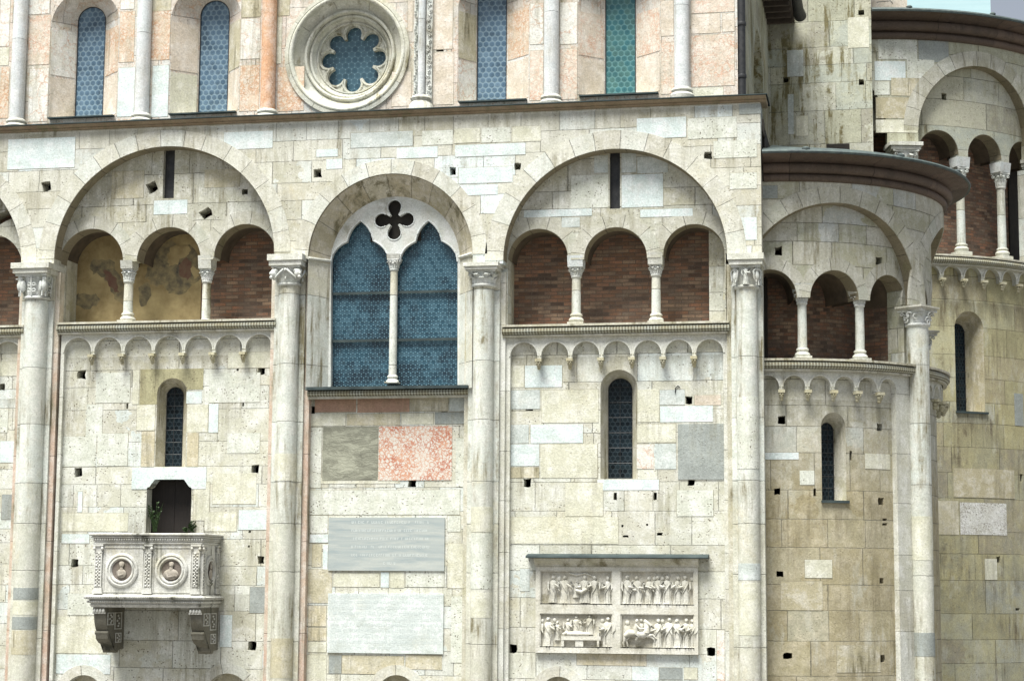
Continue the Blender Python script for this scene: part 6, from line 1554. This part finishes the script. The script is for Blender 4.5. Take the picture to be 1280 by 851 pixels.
# ledge
a, b, _, zl_ = rect(660, 700, 882, 708, y=YW-.35)
z0 = rd_+.004; z1 = P(770, 697.5, YW-.30)[1]
mm = M(); mm.profx([(YW, z0), (YW-.14, z0), (YW-.145, z0+.035), (YW-.165, z0+.05), (YW-.20, (z0+z1)/2), (YW-.24, z1-.05), (YW-.25, z1-.02), (YW-.27, z1-.01), (YW-.27, z1), (YW, z1)], ra_-.02, rb_+.02)
rpar(mm.build('ledge', 'trim2', None, smooth=25))
mm = M(); xx0, xx1 = P(657, 696, YW-.30)[0], P(885, 696, YW-.30)[0]
mm.profx([(YW, z1+.004), (YW-.30, z1+.004), (YW-.315, z1+.015), (YW-.30, z1+.05), (YW, z1+.10)], xx0, xx1); rpar(mm.build('lead_cover', 'lead', None, smooth=25))
Ybg = YW-.035; Yfg = YW-.05
def scene_cell(c, figs, extra=None, bg=()):
    a, b, c_, d = c; W_, H_ = b-a, d-c_
    rs_ = empty('relief_scene', (0, 0, 0), None); rpar(rs_)
    M().box(a, b, Ybg, YW-.002, c_, d).build('ground', 'reliefbg', rs_, smooth=0)
    mm = M(); mm.box(a, b, Ybg-.05, Ybg-.001, c_, c_+.02); mm.build('ground_line', 'relief', rs_, smooth=0)
    for i, f in enumerate(figs):
        fx, fz, fh, fw_, lean, arm = f[:6]
        mm = M(); robed(mm, a+W_*fx, Ybg-.012, c_+.02+H_*fz, H_*fh, fw_*1.22, .075, lean, arm, i*7+int(fx*100), turn=-arm)
        mm.build('carved_figure', 'relief', rs_, smooth=60)
    for i, (fx, fz, fr) in enumerate(bg):       # heads in low relief behind
        mm = M(); mm.ell((a+W_*fx, Ybg-.005, c_+H_*fz), (fr*H_, .03, fr*H_*1.15), 12, 8); mm.ell((a+W_*fx, Ybg+.0, c_+H_*(fz-.20)), (fr*H_*1.5, .025, fr*H_*2.4), 12, 8)
        mm.build('carved_figure', 'relief', rs_, smooth=60)
    if extra: extra(a, b, c_, d, W_, H_, rs_)
def halo(mm, x, z, r_): mm.tube([(x+r_*math.cos(t), Ybg-.004, z+r_*math.sin(t)) for t in [-.3+3.7*i/14 for i in range(15)]], .009, 5)
def ex1(a, b, c_, d, W_, H_, p):
    mm = M(); mm.tube([(a+W_*.40, Ybg-.01, c_+H_*.92), (a+W_*.50, Ybg-.02, c_+H_*.86), (a+W_*.62, Ybg-.015, c_+H_*.92), (a+W_*.78, Ybg-.01, c_+H_*.78)], .02, 6)
    mm.tube([(a+W_*.50, Ybg-.06, c_+H_*.42), (a+W_*.58, Ybg-.09, c_+H_*.36), (a+W_*.68, Ybg-.06, c_+H_*.5)], [.04, .05, .03], 7); mm.build('drapery', 'relief', p, smooth=60)
    mm = M(); halo(mm, a+W_*.20, c_+H_*.84, .06); halo(mm, a+W_*.62, c_+H_*.86, .07); halo(mm, a+W_*.92, c_+H_*.84, .06); mm.build('halos', 'relief', p)
scene_cell(cells[0], [(.17, .02, .80, .20, .15, 1), (.34, .0, .82, .24, 0, 1), (.50, .18, .50, .26, .1, 1), (.62, .02, .80, .26, -.1, -1), (.76, .0, .82, .22, -.15, -1), (.93, .0, .80, .17, 0, -1)], ex1, [(.26, .76, .07), (.55, .56, .05)])
def ex2(a, b, c_, d, W_, H_, p):
    mm = M()
    for f in (.22, .44, .62, .74): halo(mm, a+W_*f, c_+H_*.84, .075)
    mm.build('halos', 'relief', p)
    mm = M(); mm.tube([(a+W_*.34, Ybg-.07, c_+H_*.55), (a+W_*.42, Ybg-.10, c_+H_*.5), (a+W_*.48, Ybg-.07, c_+H_*.52)], .022, 6); mm.build('drapery', 'relief', p)
scene_cell(cells[1], [(.08, .0, .84, .19, .12, 1), (.17, .0, .70, .14, 0, 1), (.25, .0, .82, .24, -.35, 1), (.38, .0, .80, .21, .1, 1), (.51, .0, .84, .20, 0, 1), (.63, .0, .84, .21, .05, -1), (.78, .0, .82, .20, 0, -1), (.88, .0, .84, .20, -.05, -1)], ex2, [(.46, .78, .06), (.57, .78, .06), (.97, .76, .06)])
def ex3(a, b, c_, d, W_, H_, p):
    mm = M(); mm.box(a+W_*.30, a+W_*.84, Ybg-.085, Ybg-.004, c_+H_*.22, c_+H_*.34); mm.box(a+W_*.30, a+W_*.335, Ybg-.08, Ybg-.003, c_+.02, c_+H_*.215); mm.box(a+W_*.49, a+W_*.60, Ybg-.07, Ybg-.003, c_+.02, c_+H_*.215); mm.box(a+W_*.79, a+W_*.82, Ybg-.09, Ybg-.003, c_+.02, c_+H_*.44)
    mm.ell((a+W_*.50, Ybg-.05, c_+H_*.40), (W_*.20, .05, H_*.08), 14, 8); mm.ell((a+W_*.36, Ybg-.06, c_+H_*.42), (.04, .045, .045), 10, 8); mm.build('bier', 'relief', p, smooth=30)
    mm = M(); mm.prism([(a+W_*.80, c_+H_*.66), (a+W_*.90, c_+H_*.48), (a+W_*.93, c_+H_*.56), (a+W_*.84, c_+H_*.74)], Ybg-.11, Ybg-.07); mm.build('open_book', 'relief', p, smooth=0)
    mm = M(); halo(mm, a+W_*.49, c_+H_*.80, .07); halo(mm, a+W_*.67, c_+H_*.86, .06); mm.build('halos', 'relief', p)
scene_cell(cells[2], [(.11, .0, .86, .22, .05, 1), (.24, .18, .56, .20, 0, 1), (.38, .22, .60, .22, .1, 1), (.50, .34, .56, .30, 0, 1), (.68, .36, .58, .26, 0, -1), (.94, .0, .88, .24, -.05, -1)], ex3, [(.03, .78, .05), (.20, .80, .06), (.57, .74, .05), (.86, .80, .06)])
def ex4(a, b, c_, d, W_, H_, p):
    X = lambda f: a+W_*f; Z = lambda f: c_+H_*f; y_ = Ybg-.06
    mm = M()
    mm.tube([(X(.06), y_, Z(.36)), (X(.12), y_, Z(.44)), (X(.22), y_, Z(.42)), (X(.32), y_, Z(.40)), (X(.37), y_, Z(.46))], [.05, .085, .08, .085, .06], 12)
    mm.tube([(X(.35), y_, Z(.46)), (X(.36), y_, Z(.62)), (X(.34), y_, Z(.76))], [.085, .065, .05], 10)
    mm.tube([(X(.32), y_, Z(.80)), (X(.38), y_-.01, Z(.72)), (X(.42), y_-.01, Z(.66))], [.05, .04, .028], 8)
    for pth in ([(X(.07), y_, Z(.40)), (X(.06), y_, Z(.24)), (X(.04), y_, Z(.16)), (X(.05), y_, Z(.04))], [(X(.12), y_, Z(.36)), (X(.08), y_+.01, Z(.22)), (X(.10), y_+.01, Z(.05))],
                [(X(.36), y_, Z(.40)), (X(.42), y_, Z(.34)), (X(.47), y_, Z(.24))], [(X(.36), y_, Z(.36)), (X(.44), y_-.01, Z(.40)), (X(.49), y_-.01, Z(.28))]):
        mm.tube(pth, [.05]+[.03]*(len(pth)-2)+[.018], 7)
    mm.build('carved_horse', 'relief', p, smooth=60)
    mm = M(); mm.tube([(X(.21), y_-.02, Z(.44)), (X(.21), y_-.02, Z(.60)), (X(.22), y_-.02, Z(.72))], [.06, .06, .03], 9); mm.ell((X(.225), y_-.02, Z(.80)), (.035, .035, .045), 10, 8)
    mm.tube([(X(.22), y_-.04, Z(.66)), (X(.27), y_-.06, Z(.56)), (X(.33), y_-.04, Z(.58))], [.03, .027, .018], 7); mm.tube([(X(.20), y_-.06, Z(.46)), (X(.24), y_-.08, Z(.34)), (X(.22), y_-.07, Z(.24))], [.045, .035, .02], 7)
    mm.build('carved_figure', 'relief', p, smooth=60)
scene_cell(cells[3], [(.50, .0, .84, .22, .12, -1), (.65, .0, .88, .23, .1, -1), (.78, .0, .84, .22, -.15, 1), (.90, .0, .86, .19, -.1, -1), (.97, .0, .84, .16, 0, -1)], ex4, [(.09, .74, .07), (.57, .80, .06), (.28, .82, .05)])

# ================================================================== plants and small ironwork
def plant(name, label, px, py, y, h, n, sp, seed, group=None):
    r_ = random.Random(seed); x, z = P(px, py, y); root = empty(name, (x, y, z), None, label=label, cat='plant', group=group)
    st = M(); lf = M()
    for i in range(n):
        dx_, dy_ = r_.uniform(-sp, sp), r_.uniform(-sp*.5, sp*.2); hh_ = h*r_.uniform(.45, 1)
        p0 = Vector((r_.uniform(-.05, .05), 0, 0)); p1 = Vector((dx_*.5, dy_*.5, hh_*.55)); p2 = Vector((dx_, dy_, hh_))
        st.tube([p0, p1, p2], [.009, .007, .003], 4)
        for k in range(12):
            f = r_.uniform(.2, 1); p = p0.lerp(p1, f*2) if f < .5 else p1.lerp(p2, f*2-1)
            d = Vector((r_.uniform(-1, 1), r_.uniform(-1, .6), r_.uniform(-.2, 1))).normalized()*r_.uniform(.03, .075); w_ = d.cross(Vector((r_.uniform(-1, 1), 1, .3))).normalized()*d.length*.28
            lf.poly([p, p+d*.5+w_, p+d, p+d*.5-w_])
    st.build('stems', 'leaf', root); lf.build('leaves', 'leaf', root, smooth=0, normals=False)
plant('wild_shrub', 'feathery green shrub growing at the left side of the doorway, above the balcony', 193, 664, YW+.12, .68, 14, .2, 1)
plant('wild_shrub', 'tiny green weed at the right foot of the doorway, on the balcony', 240, 664, YW-.03, .24, 9, .08, 2)
plant('wild_shrub', 'small weed tuft on top of the balcony rail', 232, 665, Yp+.3, .10, 5, .1, 5)
def hook(name, label, pts_px, y):
    pts_ = [(*P(q[0], q[1], y), y) for q in pts_px]
    o = M().tube([(p[0], p[2], p[1]) for p in pts_], .012, 6).build(name, 'iron', None); tag(o, label, 'hook')
hook('iron_hook', 'little bent iron hook on the wall right of the right-bay lancet', [(844, 491), (844.5, 485), (847, 482), (850, 484)], YW-.02)
hook('iron_rail', 'small rusty iron bracket on the gable wall above the main apse roof', [(1096, 4), (1097, 3), (1113, 1.5), (1116, 5)], YH+1.1)

# stone return at the right end of the right-hand gallery
a, b, c_, d = rect(886.5, 292, 912, 404, y=.82)
M().box(a, b+.1, .80, 1.38, zsC+.1, d+.3).build('gallery_pier', 'tymp', CATH)

blocks('repair_stones', [(10, 173, 94, 211, 'b_white'), (280, 165, 341, 186, 'b_white'), (438, 165, 516, 184, 'b_slate'), (395, 187, 422, 196, 'b_white'), (496, 184, 547, 198, 'b_white'), (569, 180, 657, 195, 'b_white'), (573, 209, 641, 229, 'b_white'),
    (796, 147, 858, 173, 'b_white'), (860, 147, 921, 173, 'b_pit'), (568, 231, 622, 244, 'b_white'), (408, 199, 428, 211, 'b_white'), (528, 163, 566, 181, 'b_pit'), (568, 161, 600, 179, 'b_cream'), (602, 160, 638, 178, 'b_pit'), (640, 158, 676, 177, 'b_cream'), (395, 190, 394, 190, 'b_cream'),
    (892, 176, 947, 197, 'b_pit'), (918, 272, 947, 300, 'b_white'), (900, 216, 947, 236, 'b_pit'), (355, 215, 390, 240, 'b_tan'), (343, 166, 366, 186, 'b_tan')][:-5]+[(892, 176, 946, 197, 'b_pit'), (920, 272, 946, 300, 'b_white'), (912, 216, 946, 236, 'b_pit')], 0, CATH)
blocks('repair_stones', [(714, 219, 760, 260, 'b_pit'), (777, 218, 829, 259, 'b_white'), (743, 195, 760, 216, 'b_slate'), (777, 192, 795, 216, 'b_slate'), (797, 196, 835, 216, 'b_slate'), (655, 262, 740, 271, 'b_white'), (800, 261, 866, 271, 'b_white'),
    (192, 250, 234, 268, 'b_white'), (140, 214, 180, 248, 'b_tan'), (256, 212, 300, 234, 'b_tan'), (702, 272, 725, 284, 'b_slate')], .36, CATH)

# drums of the apse pier and of the first column that have blackened with damp
for zt_px, zb_px, mk in ((790, 820, 'b_grey'), (645, 700, 'b_cream')):
    za_, zb_ = H1(1148, zb_px, 0)[1], H1(1148, zt_px, 0)[1]; p = B1((pier_s, .02, 0))
    M().lathe(p[0], p[1], [(.23, za_), (.2435, za_+.004), (.2435, zb_-.004), (.23, zb_)], 32).build('replaced_drum', mk, CATH)
